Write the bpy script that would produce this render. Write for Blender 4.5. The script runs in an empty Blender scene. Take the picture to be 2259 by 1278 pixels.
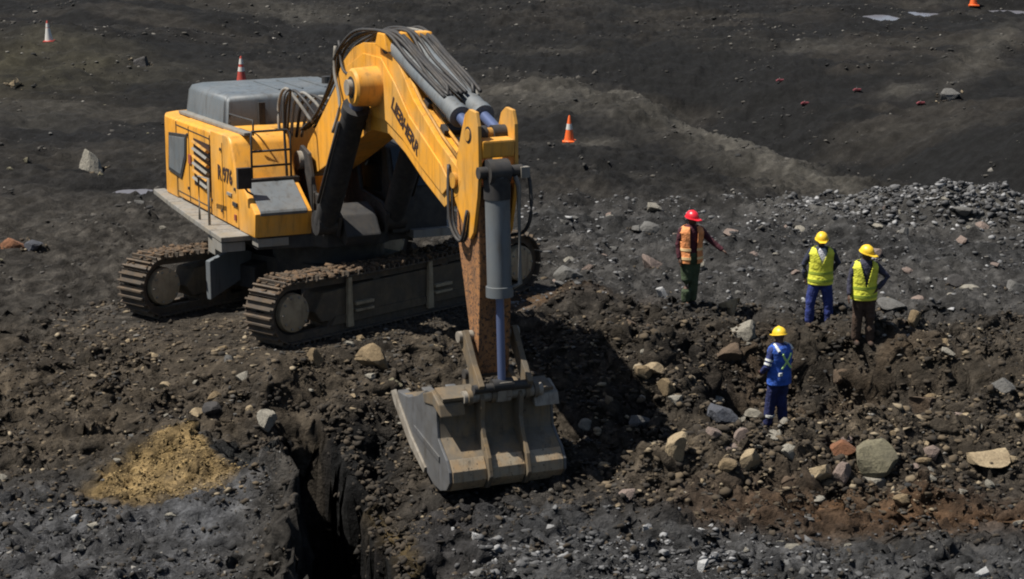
import bpy, bmesh, math, random
import numpy as np
from mathutils import Matrix, Vector, noise as mnoise

# ------------------------------------------------------------------ camera, sky, sun, exposure
SC = bpy.context.scene
COL = SC.collection
CAM_H = 9.677
cam_data = bpy.data.cameras.new('camera')
cam_data.sensor_width = 36.0
cam_data.lens = 36.0 * 5000 / 2259
cam_data.clip_end = 5000
cam = bpy.data.objects.new('camera', cam_data)
cam.location = (0, 0, CAM_H)
cam.rotation_euler = (math.radians(90 - 14), 0, 0)
COL.objects.link(cam)
SC.camera = cam

SUN_EL, SUN_AZ = math.radians(61), math.radians(-98)      # azimuth measured from +Y towards +X
world = bpy.data.worlds.new('World')
SC.world = world
world.use_nodes = True
wn = world.node_tree.nodes
sky = wn.new('ShaderNodeTexSky')
sky.sky_type = 'NISHITA'
sky.sun_disc = False
sky.sun_elevation = SUN_EL
sky.sun_rotation = SUN_AZ
sky.air_density = 1.0
sky.dust_density = 1.2
bg = wn['Background']
bg.inputs['Strength'].default_value = 0.05
world.node_tree.links.new(sky.outputs['Color'], bg.inputs['Color'])

sun_data = bpy.data.lights.new('sun', 'SUN')
sun_data.energy = 5.0
sun_data.angle = math.radians(0.5)
sun_data.color = (1.0, 0.95, 0.87)
sun = bpy.data.objects.new('sun', sun_data)
to_sun = Vector((math.cos(SUN_EL) * math.sin(SUN_AZ), math.cos(SUN_EL) * math.cos(SUN_AZ), math.sin(SUN_EL)))
sun.rotation_euler = to_sun.to_track_quat('Z', 'Y').to_euler()
sun.location = (-20, 30, 40)
COL.objects.link(sun)

SC.view_settings.view_transform = 'Standard'
SC.view_settings.look = 'None'
SC.view_settings.exposure = 0.62
SC.view_settings.gamma = 1.0
SC.view_settings.use_curve_mapping = False
SC.render.engine = 'CYCLES'
SC.cycles.use_denoising = True
SC.cycles.filter_width = 2.0
SC.cycles.max_bounces = 5

# ------------------------------------------------------------------ terrain: heights and soil colours as functions of place
# TERRAIN BEGIN
def _hash(ix, iy, seed):
    n = (ix.astype(np.int64) * 374761393 + iy.astype(np.int64) * 668265263 + seed * 1274126177) & 0xffffffff
    n = ((n ^ (n >> 13)) * 1274126177) & 0xffffffff
    return ((n ^ (n >> 16)) & 0xffffff) / float(0xffffff)
def vnoise(x, y, seed=0):
    ix, iy = np.floor(x), np.floor(y)
    fx, fy = x - ix, y - iy
    ux, uy = fx * fx * fx * (fx * (fx * 6 - 15) + 10), fy * fy * fy * (fy * (fy * 6 - 15) + 10)
    a, b = _hash(ix, iy, seed), _hash(ix + 1, iy, seed)
    c, d = _hash(ix, iy + 1, seed), _hash(ix + 1, iy + 1, seed)
    return (a + (b - a) * ux) * (1 - uy) + (c + (d - c) * ux) * uy
def fbm(x, y, oct=4, seed=0, gain=.5):
    s, a, t = 0, 1, 0
    for o in range(oct):
        cs, sn = math.cos(.7 * o + .3), math.sin(.7 * o + .3)
        s = s + a * vnoise((x * cs - y * sn) * 2 ** o + 17.3 * o, (x * sn + y * cs) * 2 ** o - 9.1 * o, seed + o)
        t += a; a *= gain
    return s / t
def sstep(a, b, x):
    t = np.clip((x - a) / (b - a), 0, 1)
    return t * t * (3 - 2 * t)
def seg_dist(X, Y, pts):
    """distance to a polyline and signed side (positive on the right looking along it)"""
    best, side, along = np.full(np.shape(X), 1e9), np.zeros(np.shape(X)), np.zeros(np.shape(X))
    L = 0
    for (x0, y0), (x1, y1) in zip(pts[:-1], pts[1:]):
        dx, dy = x1 - x0, y1 - y0
        ll = math.hypot(dx, dy)
        t = np.clip(((X - x0) * dx + (Y - y0) * dy) / (ll * ll), 0, 1)
        d = np.hypot(X - x0 - t * dx, Y - y0 - t * dy)
        s = ((X - x0) * dy - (Y - y0) * dx) / ll
        m = d < best
        best, side, along = np.where(m, d, best), np.where(m, s, side), np.where(m, L + t * ll, along)
        L += ll
    return best, side, along
TRENCH = [(-3.45, 34.4), (-3.02, 33.6), (-2.62, 32.0), (-2.25, 30.4), (-1.95, 28.6), (-1.6, 26.5), (-1.4, 24.5)]
CREST = [(-5.0, 33.3), (-4.40, 32.4), (-3.85, 31.75)]
UC_T, UC_YAW = (-3.293, 39.661, -0.512), math.radians(48.07)
def height(X, Y, fine=True):
    X, Y = np.asarray(X, float), np.asarray(Y, float)
    wob = (fbm(X * .45, Y * .45, 3, 5) - .5) * 1.6
    far = sstep(46, 60, Y)
    z = -0.55 + (fbm(X * .09, Y * .07, 4, 1) - .5) * (0.25 + 1.3 * far)
    # shelf in the foreground, about a metre lower than the bench the machine stands on
    drop = 1 - sstep(32.6, 36.6, Y + wob * .6)
    z = z - .92 * drop
    # slope falling away behind on the right, with a broken bank
    bank = sstep(0, 5, X - 4.5 - (Y - 52) * -.38 + wob) * sstep(44, 52, Y) * (1 - sstep(60, 74, Y))
    z = z - 1.1 * bank * (0.6 + .6 * fbm(X * .3, Y * .3, 3, 9))
    z = z + 1.9 * np.exp(-(((X - 16.5) / 4.4) ** 2 + ((Y - 57) / 5.0) ** 2))
    d, s, al = seg_dist(X, Y, [(1.5, 66), (4.6, 60.5), (8.0, 54), (10.8, 50.2)])
    z = z + .75 * np.exp(-(d / 1.7) ** 2)
    d, s, al = seg_dist(X, Y, [(5.5, 68), (9.2, 59), (12.6, 53.5), (16, 50.5)])
    z = z - .9 * np.exp(-(d / 2.4) ** 2)
    z = z + .8 * np.exp(-(((X + 15.0) / 3.5) ** 2 + ((Y - 71) / 4) ** 2))
    z = z + 1.0 * np.exp(-(((X - 9.6) / 2.4) ** 2 + ((Y - 48.0 + .25 * (X - 9.6)) / .9) ** 2))
    # ridges and gullies of the old haul road
    rid = np.abs(fbm(X * .16 + Y * .05, Y * .28, 4, 21) - .5) * 2
    z = z - far * .22 * (1 - rid) ** 3
    # pit of the digging on the right and the spoil ridge in front of it
    ang = (fbm(X * .5, Y * .5, 3, 31) - .5)
    pit = np.sqrt(((X - 4.9) / 2.7) ** 2 + ((Y - 36.0) / 2.0) ** 2) + ang * .7
    pm = 1 - sstep(.45, 1.12, pit)
    z = z * (1 - pm) + (-1.72) * pm
    rdg = np.exp(-(((Y - 33.0 - .10 * (X - 4)) / .75) ** 2)) * sstep(1.3, 2.6, X) * (1 - sstep(8.2, 10.5, X))
    z = z + .46 * rdg * (.6 + .8 * fbm(X * 1.1, Y * 1.1, 2, 37))
    z = z + .42 * np.exp(-(((X - 1.15) / 1.0) ** 2 + ((Y - 39.2) / .75) ** 2)) + .30 * np.exp(-(((X - 1.9) / .7) ** 2 + ((Y - 37.2) / 1.2) ** 2))
    # hollow dug by the bucket: steep bank on its left
    hol = np.sqrt(((X + .15) / 2.15) ** 2 + ((Y - 33.2) / 2.1) ** 2) + ang * .45
    hm = 1 - sstep(.86, 1.02, hol)
    z = z * (1 - hm) + (-1.55 + .16 * (Y - 32)) * hm
    # mound of tipped sand with a crest and a steep dark far side
    d, s, al = seg_dist(X, Y, CREST)
    left, right = np.exp(-(d / 1.1) ** 2), np.exp(-(d / .34) ** 2)
    z = z + .62 * np.where(s > 0, left, right) * (1 - .18 * al)
    z = z - .30 * np.exp(-(((X + 3.9) / .55) ** 2 + ((Y - 33.0) / .9) ** 2))
    z = z - .45 * np.exp(-(((X + 2.0) / .32) ** 2 + ((Y - 33.9) / .75) ** 2))
    # open trench running towards the camera
    d, s, al = seg_dist(X, Y, TRENCH)
    ta = sstep(.3, 2.2, al)
    z = z + ta * (1.05 * np.exp(-((d - .60) / .55) ** 2) * (s > 0) * (.55 + .9 * fbm(X * 1.2, Y * 1.2, 3, 45)) - .60 * np.exp(-(d / 1.4) ** 2) * (s < 0))
    w = (.34 * (s > 0) + .06) * sstep(.6, 2.4, al) + (.22 + .24 * sstep(0, 2.4, al)) * (.65 + .7 * fbm(X * .8, Y * .8, 3, 41)) + .40 * (fbm(X * 1.6, Y * 1.6, 3, 43) - .5)
    tr = sstep(0, 1, (np.maximum(w, .12) + .08 - d) / .20)
    z = z - 2.5 * tr * sstep(0, .8, al + .2)
    # bearing surface under the tracks
    dx, dy = X - UC_T[0], Y - UC_T[1]
    u, v = dx * math.cos(UC_YAW) + dy * math.sin(UC_YAW), -dx * math.sin(UC_YAW) + dy * math.cos(UC_YAW)
    plane = UC_T[2] - .025 * u - .028 * v
    q = np.maximum(np.abs(u) / 3.5, np.abs(v) / 2.4)
    m = 1 - sstep(.95, 1.35, q)
    rough = (fbm(X * 1.7, Y * 1.7, 5, 51, .55) - .5)
    dig = np.exp(-(((X - 4.5) / 4) ** 2 + ((Y - 35.5) / 3) ** 2))
    lump = np.abs(fbm(X * .9, Y * .9, 4, 55, .6) - .5) * 2
    sm = 1 - sstep(.7, 1.1, np.hypot((X + 5.05) / 1.35, (Y - 32.25) / 1.2))
    z = z + (1 - .8 * sm) * (1 - .35 * sstep(-1.5, -4, X)) * (lump - .25) * .42 * (1 - m) * (1 - .4 * far) * (1 - .45 * sstep(39.5, 42, Y) * (1 - far)) + rough * (.42 - .12 * far + .45 * dig) * (1 - .7 * m) + dig * .35 * (np.abs(fbm(X * 1.3, Y * 1.3, 4, 57) - .5) * 2 - .25)
    if fine:
        z = z + (np.abs(fbm(X * 5.5, Y * 5.5, 3, 61, .6) - .5) * 2 - .3) * (.17 - .07 * far) * (1 - .5 * m)
    z = z * (1 - m) + (plane + .025 + rough * .09) * m
    for px, py, pr, pz in PUDDLES:
        k = 1 - sstep(.6, 1.9, np.hypot((X - px) / pr[0], (Y - py) / pr[1]))
        z = z * (1 - k) + (pz - .07 + rough * .14) * k
    return z
PUDDLES = [(13.4, 82.5, (.75, 1.0), -.72), (15.3, 83.2, (.6, .8), -.72), (18.2, 84.0, (1.3, 1.0), -.72), (-8.6, 50.6, (.55, .45), -.68)]
# dusty and coal-black patches of the far ground: centre, 2x2 shape, strength
PATCHES = [(5.6, 58.8, 0.403, -0.065, -0.957, -0.325, 1),
 (7.4, 53.7, 0.692, -0.139, -1.771, -0.691, 0.9),
 (1.3, 64.4, 0.302, -0.009, -0.213, -0.482, 0.6),
 (2.7, 66.9, 0.618, -0.024, 0.0, -0.964, 0.6),
 (15.0, 71.6, 0.642, -0.08, 1.293, -0.611, 0.55),
 (2.2, 57.9, 1.216, -0.045, 0.0, -1.521, 0.8),
 (-8.0, 83.8, 0.668, 0.055, -0.379, -0.572, 0.5),
 (4.5, 63.6, 0.708, -0.048, 0.0, -0.714, 0.7),
 (1.7, 75.3, 0.741, -0.025, -0.729, -1.129, 0.6),
 (11.6, 66.9, 1.235, -0.206, 0.0, -1.439, 0.7),
 (-13.2, 60.9, 0.507, 0.105, 0.0, -0.471, 0.35),
 (9.9, 73.7, 0.751, -0.098, 0.0, -0.803, 0.35),
 (5.2, 73.7, 0.267, -0.021, -0.155, -0.238, -1),
 (9.1, 58.1, 0.339, -0.066, -0.433, -0.241, -1),
 (10.6, 52.7, 0.434, -0.101, -0.342, -0.246, -1),
 (7.8, 65.6, 0.444, -0.051, 0.0, -0.508, -0.9),
 (4.0, 56.2, 0.587, -0.071, -1.367, -0.775, -0.8),
 (-0.5, 80.0, 0.284, 0.002, 0.0, -0.323, -0.7),
 (13.7, 78.7, 0.264, -0.045, 0.0, -0.333, -0.4),
 (-10.9, 74.2, 0.305, 0.043, 0.0, -0.372, -0.6),
 (-2.8, 60.2, 0.547, 0.024, 0.0, -0.715, -0.4),
 (4.6, 52.7, 0.549, -0.08, -2.087, -1.069, -0.7),
 (-16.4, 83.8, 0.298, 0.057, 0.0, -0.38, -0.6)]

PATCHES += [(12.8, 57.5, .22, -.02, .02, -.24, -1), (16.2, 53.0, .3, 0, 0, -.35, -.8)]
def soil(X, Y):
    """base colour (linear) of the bare ground"""
    n1, n2, n3 = fbm(X * .35, Y * .22, 4, 71), fbm(X * 1.3, Y * 1.3, 4, 73), fbm(X * 5, Y * 5, 3, 75)
    far = sstep(44, 56, Y)
    def mix(c, d, k):
        return c * (1 - k[..., None]) + np.array(d) * k[..., None]
    c = np.zeros(X.shape + (3,)) + np.array((.042, .038, .033))
    c = mix(c, (.020, .020, .020), sstep(.40, .60, n1) * far * .85)
    st = fbm(X * .16 + Y * .10, Y * .30 + X * .12, 5, 77)
    c = mix(c, (.018, .018, .019), sstep(.46, .58, st) * far * .6)
    s2 = fbm(X * .14 + Y * .10, Y * .62 + X * .22, 5, 79)
    c = mix(c, (.060, .056, .048), (1 - sstep(.34, .42, s2)) * far * .35)
    c = mix(c, (.012, .012, .013), sstep(.53, .62, s2) * far * .75)
    # grey gravel flat behind the workers
    g = sstep(-1, 2, X) * sstep(38.5, 40.5, Y) * (1 - sstep(47, 52, Y))
    c = mix(c, (.050, .049, .048), g * .8)
    d, s, al = seg_dist(X, Y, [(-1, 47.5), (4, 46.2), (12, 43.4), (20, 41.5)])
    c = mix(c, (.034, .034, .034), np.exp(-(d / 1.1) ** 4) * .85)
    c = mix(c, (.016, .016, .016), np.exp(-((d - .8) / .16) ** 2) * .6)
    c = mix(c, (.07, .07, .07), np.exp(-((d - 1.12) / .12) ** 2) * .5)
    g = np.exp(-(((X - 9.5) / 3.2) ** 2 + ((Y - 49.3) / 1.6) ** 2))
    c = mix(c, (.13, .128, .12), np.clip(g * 1.3, 0, 1) * sstep(.38, .55, n2))
    # pale tongue of dust on the far slope
    d, s, al = seg_dist(X, Y, [(3.2, 64), (5.2, 58), (8.2, 51.5), (10.5, 48.5)])
    c = mix(c, (.074, .068, .057), np.exp(-(d / (1.3 + .6 * n2)) ** 2) * .85)
    d, s, al = seg_dist(X, Y, [(5.8, 63), (9.0, 56.5), (13.0, 51.5), (16, 49)])
    c = mix(c, (.011, .011, .012), np.exp(-(d / 2.6) ** 2) * .9)
    for px, py, a, b_, c_, d_, k in PATCHES:
        u, v = a * (X - px) + b_ * (Y - py), c_ * (X - px) + d_ * (Y - py)
        g = np.exp(-(u * u + v * v) * (.6 + .8 * n2))
        c = mix(c, (.135, .126, .108) if k > 0 else (.009, .009, .0095), g * abs(k) * .9)
    # brown earth round the digging
    b = (1 - sstep(37.2, 39.2, Y + (n1 - .5) * 4)) * sstep(31.4, 33.2, Y + (n1 - .5) * 3)
    c = mix(c, (.066, .051, .034), b * (.25 + .6 * n2))
    b = np.exp(-(((X - .6) / 1.3) ** 2 + ((Y - 40.0) / .7) ** 2))
    c = mix(c, (.10, .058, .028), b * .8)
    b = np.exp(-(((X - 4.9) / 2.0) ** 2 + ((Y - 31.3) / .75) ** 2)) + .7 * np.exp(-(((X - 7.6) / 1.5) ** 2 + ((Y - 30.9) / .6) ** 2))
    c = mix(c, (.145, .072, .028), np.clip(b, 0, 1) * (.45 + .6 * (n2 - .3)))
    b = np.exp(-(((X - 5.0) / 1.7) ** 2 + ((Y - 37.2) / .9) ** 2))
    c = mix(c, (.085, .056, .033), b * .7 * sstep(.3, .6, n2))
    # dark ground right of the trench, in the pit and in the hollow
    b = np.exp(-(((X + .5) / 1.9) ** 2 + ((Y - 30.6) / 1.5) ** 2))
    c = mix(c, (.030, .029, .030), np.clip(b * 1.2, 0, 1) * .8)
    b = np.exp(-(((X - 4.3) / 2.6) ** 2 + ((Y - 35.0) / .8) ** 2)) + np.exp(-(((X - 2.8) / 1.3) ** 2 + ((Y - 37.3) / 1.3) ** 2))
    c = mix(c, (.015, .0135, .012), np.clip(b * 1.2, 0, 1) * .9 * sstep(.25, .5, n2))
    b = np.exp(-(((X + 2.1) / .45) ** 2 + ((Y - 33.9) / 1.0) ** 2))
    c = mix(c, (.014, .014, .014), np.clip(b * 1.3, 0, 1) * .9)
    # grey dusty flat at the very front left and front right
    b = (1 - sstep(30.4, 31.6, Y + (n1 - .5) * 2.2 + .12 * X))
    c = mix(c, (.070, .072, .077), b * (1 - sstep(-4.2, -3.2, X)) * (.3 + .7 * n2))
    c = mix(c, (.055, .056, .058), b * sstep(-1, .5, X) * .8)
    # sand mound
    d, s, al = seg_dist(X, Y, CREST)
    dl = np.hypot((X + 5.05) / 1.35, (Y - 32.25) / 1.2)
    k = (1 - sstep(.62, 1.02, dl + (n2 - .5) * .7)) * sstep(-.06, .10, s)
    c = mix(c, (.24, .165, .070), k * (.65 + .5 * (n3 - .3)))
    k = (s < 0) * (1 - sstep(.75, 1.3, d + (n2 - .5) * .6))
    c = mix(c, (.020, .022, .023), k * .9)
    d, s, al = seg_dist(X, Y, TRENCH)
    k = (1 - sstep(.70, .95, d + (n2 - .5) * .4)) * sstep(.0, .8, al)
    c = mix(c, (.0065, .0065, .007), k)  # shade inside the trench, painted black into the wall and floor colour
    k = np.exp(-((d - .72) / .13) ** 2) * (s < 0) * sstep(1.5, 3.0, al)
    c = mix(c, (.13, .093, .042), k * sstep(.44, .56, n2) * .7)  # yellowish soil rim on the right bank, its sunlit strip painted into the colour
    # dry olive bank far left
    b = np.exp(-(((X + 15.2) / 3.8) ** 2 + ((Y - 68) / 3.6) ** 2))
    c = mix(c, (.085, .076, .046), np.clip(b * 1.3, 0, 1) * (.2 + .8 * n2) * .7)
    c = c * .76 * (1 - .46 * sstep(45, 54, Y))[..., None] * (.30 + .80 * n2 + .75 * n3)[..., None]
    return np.clip(c, .008, .6)
# TERRAIN END

# ------------------------------------------------------------------ helpers
def tag(o, label=None, cat=None, group=None, kind=None):
    if label: o['label'] = label
    if cat: o['category'] = cat
    if group: o['group'] = group
    if kind: o['kind'] = kind
    return o
def link(name, mesh, parent=None, mat=None, smooth=False, matrix=None):
    o = bpy.data.objects.new(name, mesh)
    COL.objects.link(o)
    if mat is not None and mesh is not None and not mesh.materials:
        mesh.materials.append(mat)
    if parent is not None: o.parent = parent
    if matrix is not None: o.matrix_local = matrix
    if smooth and mesh is not None:
        mesh.polygons.foreach_set('use_smooth', [True] * len(mesh.polygons))
    return o
def empty(name, matrix, **kw):
    o = bpy.data.objects.new(name, None)
    COL.objects.link(o)
    o.matrix_world = matrix
    return tag(o, **kw)
class MB:
    """collects shapes and links them as one mesh object"""
    def __init__(s): s.bm = bmesh.new()
    def verts(s, vs, fs):
        v = [s.bm.verts.new(p) for p in vs]
        out = []
        for f in fs:
            try: out.append(s.bm.faces.new([v[i] for i in f]))
            except ValueError: pass
        return v, out
    def box(s, c, d, m=None, bevel=0.0):
        hx, hy, hz = d[0] / 2, d[1] / 2, d[2] / 2
        vs = [Vector((x, y, z)) for x in (-hx, hx) for y in (-hy, hy) for z in (-hz, hz)]
        if m is not None: vs = [m @ p for p in vs]
        vs = [p + Vector(c) for p in vs]
        v, f = s.verts(vs, [(0, 1, 3, 2), (4, 6, 7, 5), (0, 4, 5, 1), (2, 3, 7, 6), (0, 2, 6, 4), (1, 5, 7, 3)])
        if bevel: s.bev(f, bevel)
        return s
    def bev(s, faces, w, seg=2, ang=25):
        es = set()
        for f in faces:
            for e in f.edges:
                if len(e.link_faces) == 2 and e.calc_face_angle(0) > math.radians(ang): es.add(e)
        s.bm.normal_update()
        bmesh.ops.bevel(s.bm, geom=list(es), offset=w, segments=seg, affect='EDGES', profile=.6)
    def prism(s, poly, q0, q1, axis='y', bevel=0.0, seg=2, ang=25):
        """polygon of (a, h) pairs extruded along an axis; poly may differ per end"""
        p0, p1 = (poly, poly) if not isinstance(poly[0][0], (tuple, list)) else poly
        n = len(p0)
        f3 = {'y': lambda a, h, q: (a, q, h), 'x': lambda a, h, q: (q, a, h), 'z': lambda a, h, q: (a, h, q)}[axis]
        vs = [f3(a, h, q0) for a, h in p0] + [f3(a, h, q1) for a, h in p1]
        fs = [tuple(range(n)), tuple(range(2 * n - 1, n - 1, -1))] + [(i, i + n, (i + 1) % n + n, (i + 1) % n) for i in range(n)]
        v, f = s.verts(vs, fs)
        bmesh.ops.recalc_face_normals(s.bm, faces=f)
        if bevel: s.bev(f, bevel, seg, ang)
        return s
    def tube(s, path, r, n=10, cap=True):
        path = [Vector(p) for p in path]
        rs = r if isinstance(r, (list, tuple)) else [r] * len(path)
        up = Vector((0, 0, 1))
        rings = []
        for i, p in enumerate(path):
            t = (path[min(i + 1, len(path) - 1)] - path[max(i - 1, 0)]).normalized()
            a = t.cross(up)
            if a.length < 1e-3: a = t.cross(Vector((1, 0, 0)))
            a.normalize()
            b = a.cross(t)
            rings.append([s.bm.verts.new(p + (a * math.cos(k * 2 * math.pi / n) + b * math.sin(k * 2 * math.pi / n)) * rs[i]) for k in range(n)])
        for r0, r1 in zip(rings[:-1], rings[1:]):
            for k in range(n):
                s.bm.faces.new((r0[k], r0[(k + 1) % n], r1[(k + 1) % n], r1[k]))
        if cap:
            s.bm.faces.new(rings[0][::-1]); s.bm.faces.new(rings[-1])
        return s
    def cyl(s, a, b, r, n=20):
        return s.tube([a, b], r, n)
    def rings(s, rows, n=20, cap=True):
        """rows of (centre x, y, z, rx, ry): a vertical loft of ellipses"""
        rr = [[s.bm.verts.new((x + rx * math.cos(k * 2 * math.pi / n), y + ry * math.sin(k * 2 * math.pi / n), z)) for k in range(n)] for x, y, z, rx, ry in rows]
        for r0, r1 in zip(rr[:-1], rr[1:]):
            for k in range(n):
                s.bm.faces.new((r0[k], r0[(k + 1) % n], r1[(k + 1) % n], r1[k]))
        if cap:
            s.bm.faces.new(rr[0][::-1]); s.bm.faces.new(rr[-1])
        return s
    def mesh(s, name):
        me = bpy.data.meshes.new(name)
        bmesh.ops.recalc_face_normals(s.bm, faces=s.bm.faces[:])
        s.bm.to_mesh(me); s.bm.free()
        return me
    def build(s, name, mat, parent=None, smooth=False, angle=None, matrix=None):
        me = s.mesh(name)
        o = link(name, me, parent, mat, matrix=matrix)
        if smooth:
            me.polygons.foreach_set('use_smooth', [True] * len(me.polygons))
            if angle: me.set_sharp_from_angle(angle=math.radians(angle))
        return o
def curve_pts(pts, n=6):
    """Catmull-Rom through points"""
    P = [Vector(p) for p in pts]
    P = [P[0] * 2 - P[1]] + P + [P[-1] * 2 - P[-2]]
    out = []
    for i in range(1, len(P) - 2):
        for k in range(n):
            t = k / n
            out.append(.5 * ((2 * P[i]) + (P[i + 1] - P[i - 1]) * t + (2 * P[i - 1] - 5 * P[i] + 4 * P[i + 1] - P[i + 2]) * t * t + (3 * P[i] - P[i - 1] - 3 * P[i + 1] + P[i + 2]) * t ** 3))
    return out + [P[-2]]

# ------------------------------------------------------------------ materials
MATS = {}
class NT:
    def __init__(s, name):
        s.m = bpy.data.materials.new(name); s.m.use_nodes = True
        s.t = s.m.node_tree; s.b = s.t.nodes['Principled BSDF']
        MATS[name] = s.m
    def n(s, typ, **kw):
        x = s.t.nodes.new('ShaderNode' + typ)
        for k, v in kw.items():
            if k in x.inputs.keys(): x.inputs[k].default_value = v
            else: setattr(x, k, v)
        return x
    def l(s, a, b): s.t.links.new(a, b)
    def noise(s, scale, detail=4, rough=.55, coord='Object', dist=0.0):
        c = s.n('TexCoord'); x = s.n('TexNoise', Scale=scale, Detail=detail, Roughness=rough, Distortion=dist)
        s.l(c.outputs[coord], x.inputs['Vector']); return x.outputs['Fac']
    def ramp(s, fac, stops):
        x = s.n('ValToRGB'); e = x.color_ramp.elements
        while len(e) < len(stops): e.new(.5)
        for i, (p, c) in enumerate(stops):
            e[i].position = p; e[i].color = (c, c, c, 1) if not isinstance(c, tuple) else (*c, 1)
        s.l(fac, x.inputs['Fac']); return x.outputs['Color']
    def mix(s, f, a, b, mode='MIX'):
        x = s.n('Mix', data_type='RGBA', blend_type=mode)
        for inp, val in ((x.inputs['Factor'], f), (x.inputs[6], a), (x.inputs[7], b)):
            if isinstance(val, (int, float)): inp.default_value = val
            elif isinstance(val, tuple): inp.default_value = (*val, 1)
            else: s.l(val, inp)
        return x.outputs[2]
    def col(s, c):
        if isinstance(c, tuple): s.b.inputs['Base Color'].default_value = (*c, 1)
        else: s.l(c, s.b.inputs['Base Color'])
    def bump(s, h, strength=.4, dist=.02):
        x = s.n('Bump', Strength=strength, Distance=dist)
        s.l(h, x.inputs['Height']); s.l(x.outputs['Normal'], s.b.inputs['Normal'])
    def set(s, **kw):
        for k, v in kw.items(): s.b.inputs[k.replace('_', ' ')].default_value = v
        return s.m
def paint(name, base, dust=(.16, .12, .07), amount=.5, rough=.45, scale=1.6, metal=0.0, chips=None, grime=.75):
    k = NT(name)
    d = k.ramp(k.noise(scale, 6, .65), [(.42, 0.0), (.75, 1.0)])
    f = k.mix(amount, (0, 0, 0), d)
    c = k.mix(f, base, dust)
    v = k.ramp(k.noise(.7, 3), [(.3, .82), (.7, 1.0)])
    c = k.mix(1.0, c, v, 'MULTIPLY')
    if chips:
        ch = k.ramp(k.noise(chips[2] if len(chips) > 2 else 9, 5, .7), [(chips[0], 0.0), (chips[0] + .04, 1.0)])
        c = k.mix(ch, c, chips[1])
    gm_ = k.n('Mapping'); gm_.inputs['Scale'].default_value = (5, 5, .55)
    tc_ = k.n('TexCoord'); k.l(tc_.outputs['Object'], gm_.inputs['Vector'])
    gn = k.n('TexNoise', Scale=1.6, Detail=6, Roughness=.7); k.l(gm_.outputs['Vector'], gn.inputs['Vector'])
    c = k.mix(k.ramp(gn.outputs['Fac'], [(.50, 0.0), (.74, grime)]), c, (.045, .035, .024))
    k.col(c)
    r = k.ramp(k.noise(scale * 2.3, 4), [(.3, rough - .08), (.7, min(1, rough + .25))])
    k.l(r, k.b.inputs['Roughness'])
    k.bump(k.noise(14, 3), .08, .01)
    return k.set(Metallic=metal)
YEL = paint('yellow_paint', (.74, .332, .030), (.44, .29, .11), .75, .42, 1.3, chips=(.70, (.20, .10, .03)), grime=.55)
YEL_D = paint('dusty_yellow_paint', (.52, .25, .030), (.22, .13, .05), .9, .6, 2.2, chips=(.62, (.12, .07, .03)))
HEEL = paint('scraped_heel_steel', (.27, .225, .16), (.33, .19, .07), .85, .5, 3.2, chips=(.60, (.06, .045, .03), 14))
RUST = paint('rusty_orange_paint', (.32, .145, .05), (.14, .07, .036), .95, .8, 4.0, chips=(.53, (.055, .03, .018), 20))
GREY = paint('grey_blue_paint', (.115, .132, .145), (.17, .16, .14), .55, .5)
HOOD = paint('hood_grey_paint', (.105, .122, .135), (.16, .155, .145), .40, .42, 1.1)
DARK = paint('dark_metal', (.022, .022, .023), (.06, .05, .04), .6, .6, 3)
BLACK = paint('black_rubber', (.016, .016, .017), (.05, .045, .04), .5, .75, 4)
WALK = paint('walkway_grey', (.20, .195, .18), (.20, .165, .11), .8, .7, 3)
TRACKM = paint('track_steel', (.060, .048, .036), (.13, .088, .052), .95, .75, 5)
FRAMEM = paint('mud_caked_frame', (.085, .066, .045), (.16, .115, .065), .9, .85, 3.5)
BUCK = paint('worn_bucket_steel', (.115, .096, .07), (.21, .135, .058), .9, .65, 2.8, chips=(.63, (.05, .04, .03)))
BUCKS = paint('scuffed_grey_steel', (.115, .117, .12), (.10, .09, .075), .8, .5, 2.2, metal=.2)
HUBM = paint('dried_mud_hub', (.36, .29, .19), (.17, .12, .07), .7, .85, 4)
WORN = paint('worn_link_steel', (.26, .235, .195), (.13, .10, .07), .8, .6, 6)
CHROME = NT('blue_chrome'); CHROME.col((.115, .15, .27)); CHROME = CHROME.set(Metallic=.45, Roughness=.32)
BROWN = NT('dark_brown_letter'); BROWN.col((.035, .018, .014)); BROWN = BROWN.set(Roughness=.6)
WHITEL = NT('pale_grey_letter'); WHITEL.col((.45, .44, .40)); WHITEL = WHITEL.set(Roughness=.6)
GLASS = NT('dark_glass'); GLASS.col((.012, .015, .017)); GLASS = GLASS.set(Roughness=.08)
def plain(name, c, rough=.85, var=.25, scale=14, bump=.25, bd=.01):
    k = NT(name)
    v = k.ramp(k.noise(scale, 4), [(.3, 1 - var), (.7, 1.0)])
    k.col(k.mix(1.0, c, v, 'MULTIPLY'))
    if bump: k.bump(k.noise(scale * 1.2, 4), bump, bd)
    return k.set(Roughness=rough)
def rockmat(name, c, c2):
    k = NT(name)
    f = k.ramp(k.noise(3.2, 6, .7), [(.35, 0.0), (.68, 1.0)])
    col = k.mix(f, c, c2)
    v = k.ramp(k.noise(16, 5, .7), [(.3, .55), (.65, 1.0)])
    k.col(k.mix(1.0, col, v, 'MULTIPLY'))
    k.bump(k.noise(9, 7, .7), .7, .05)
    return k.set(Roughness=.95)

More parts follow.
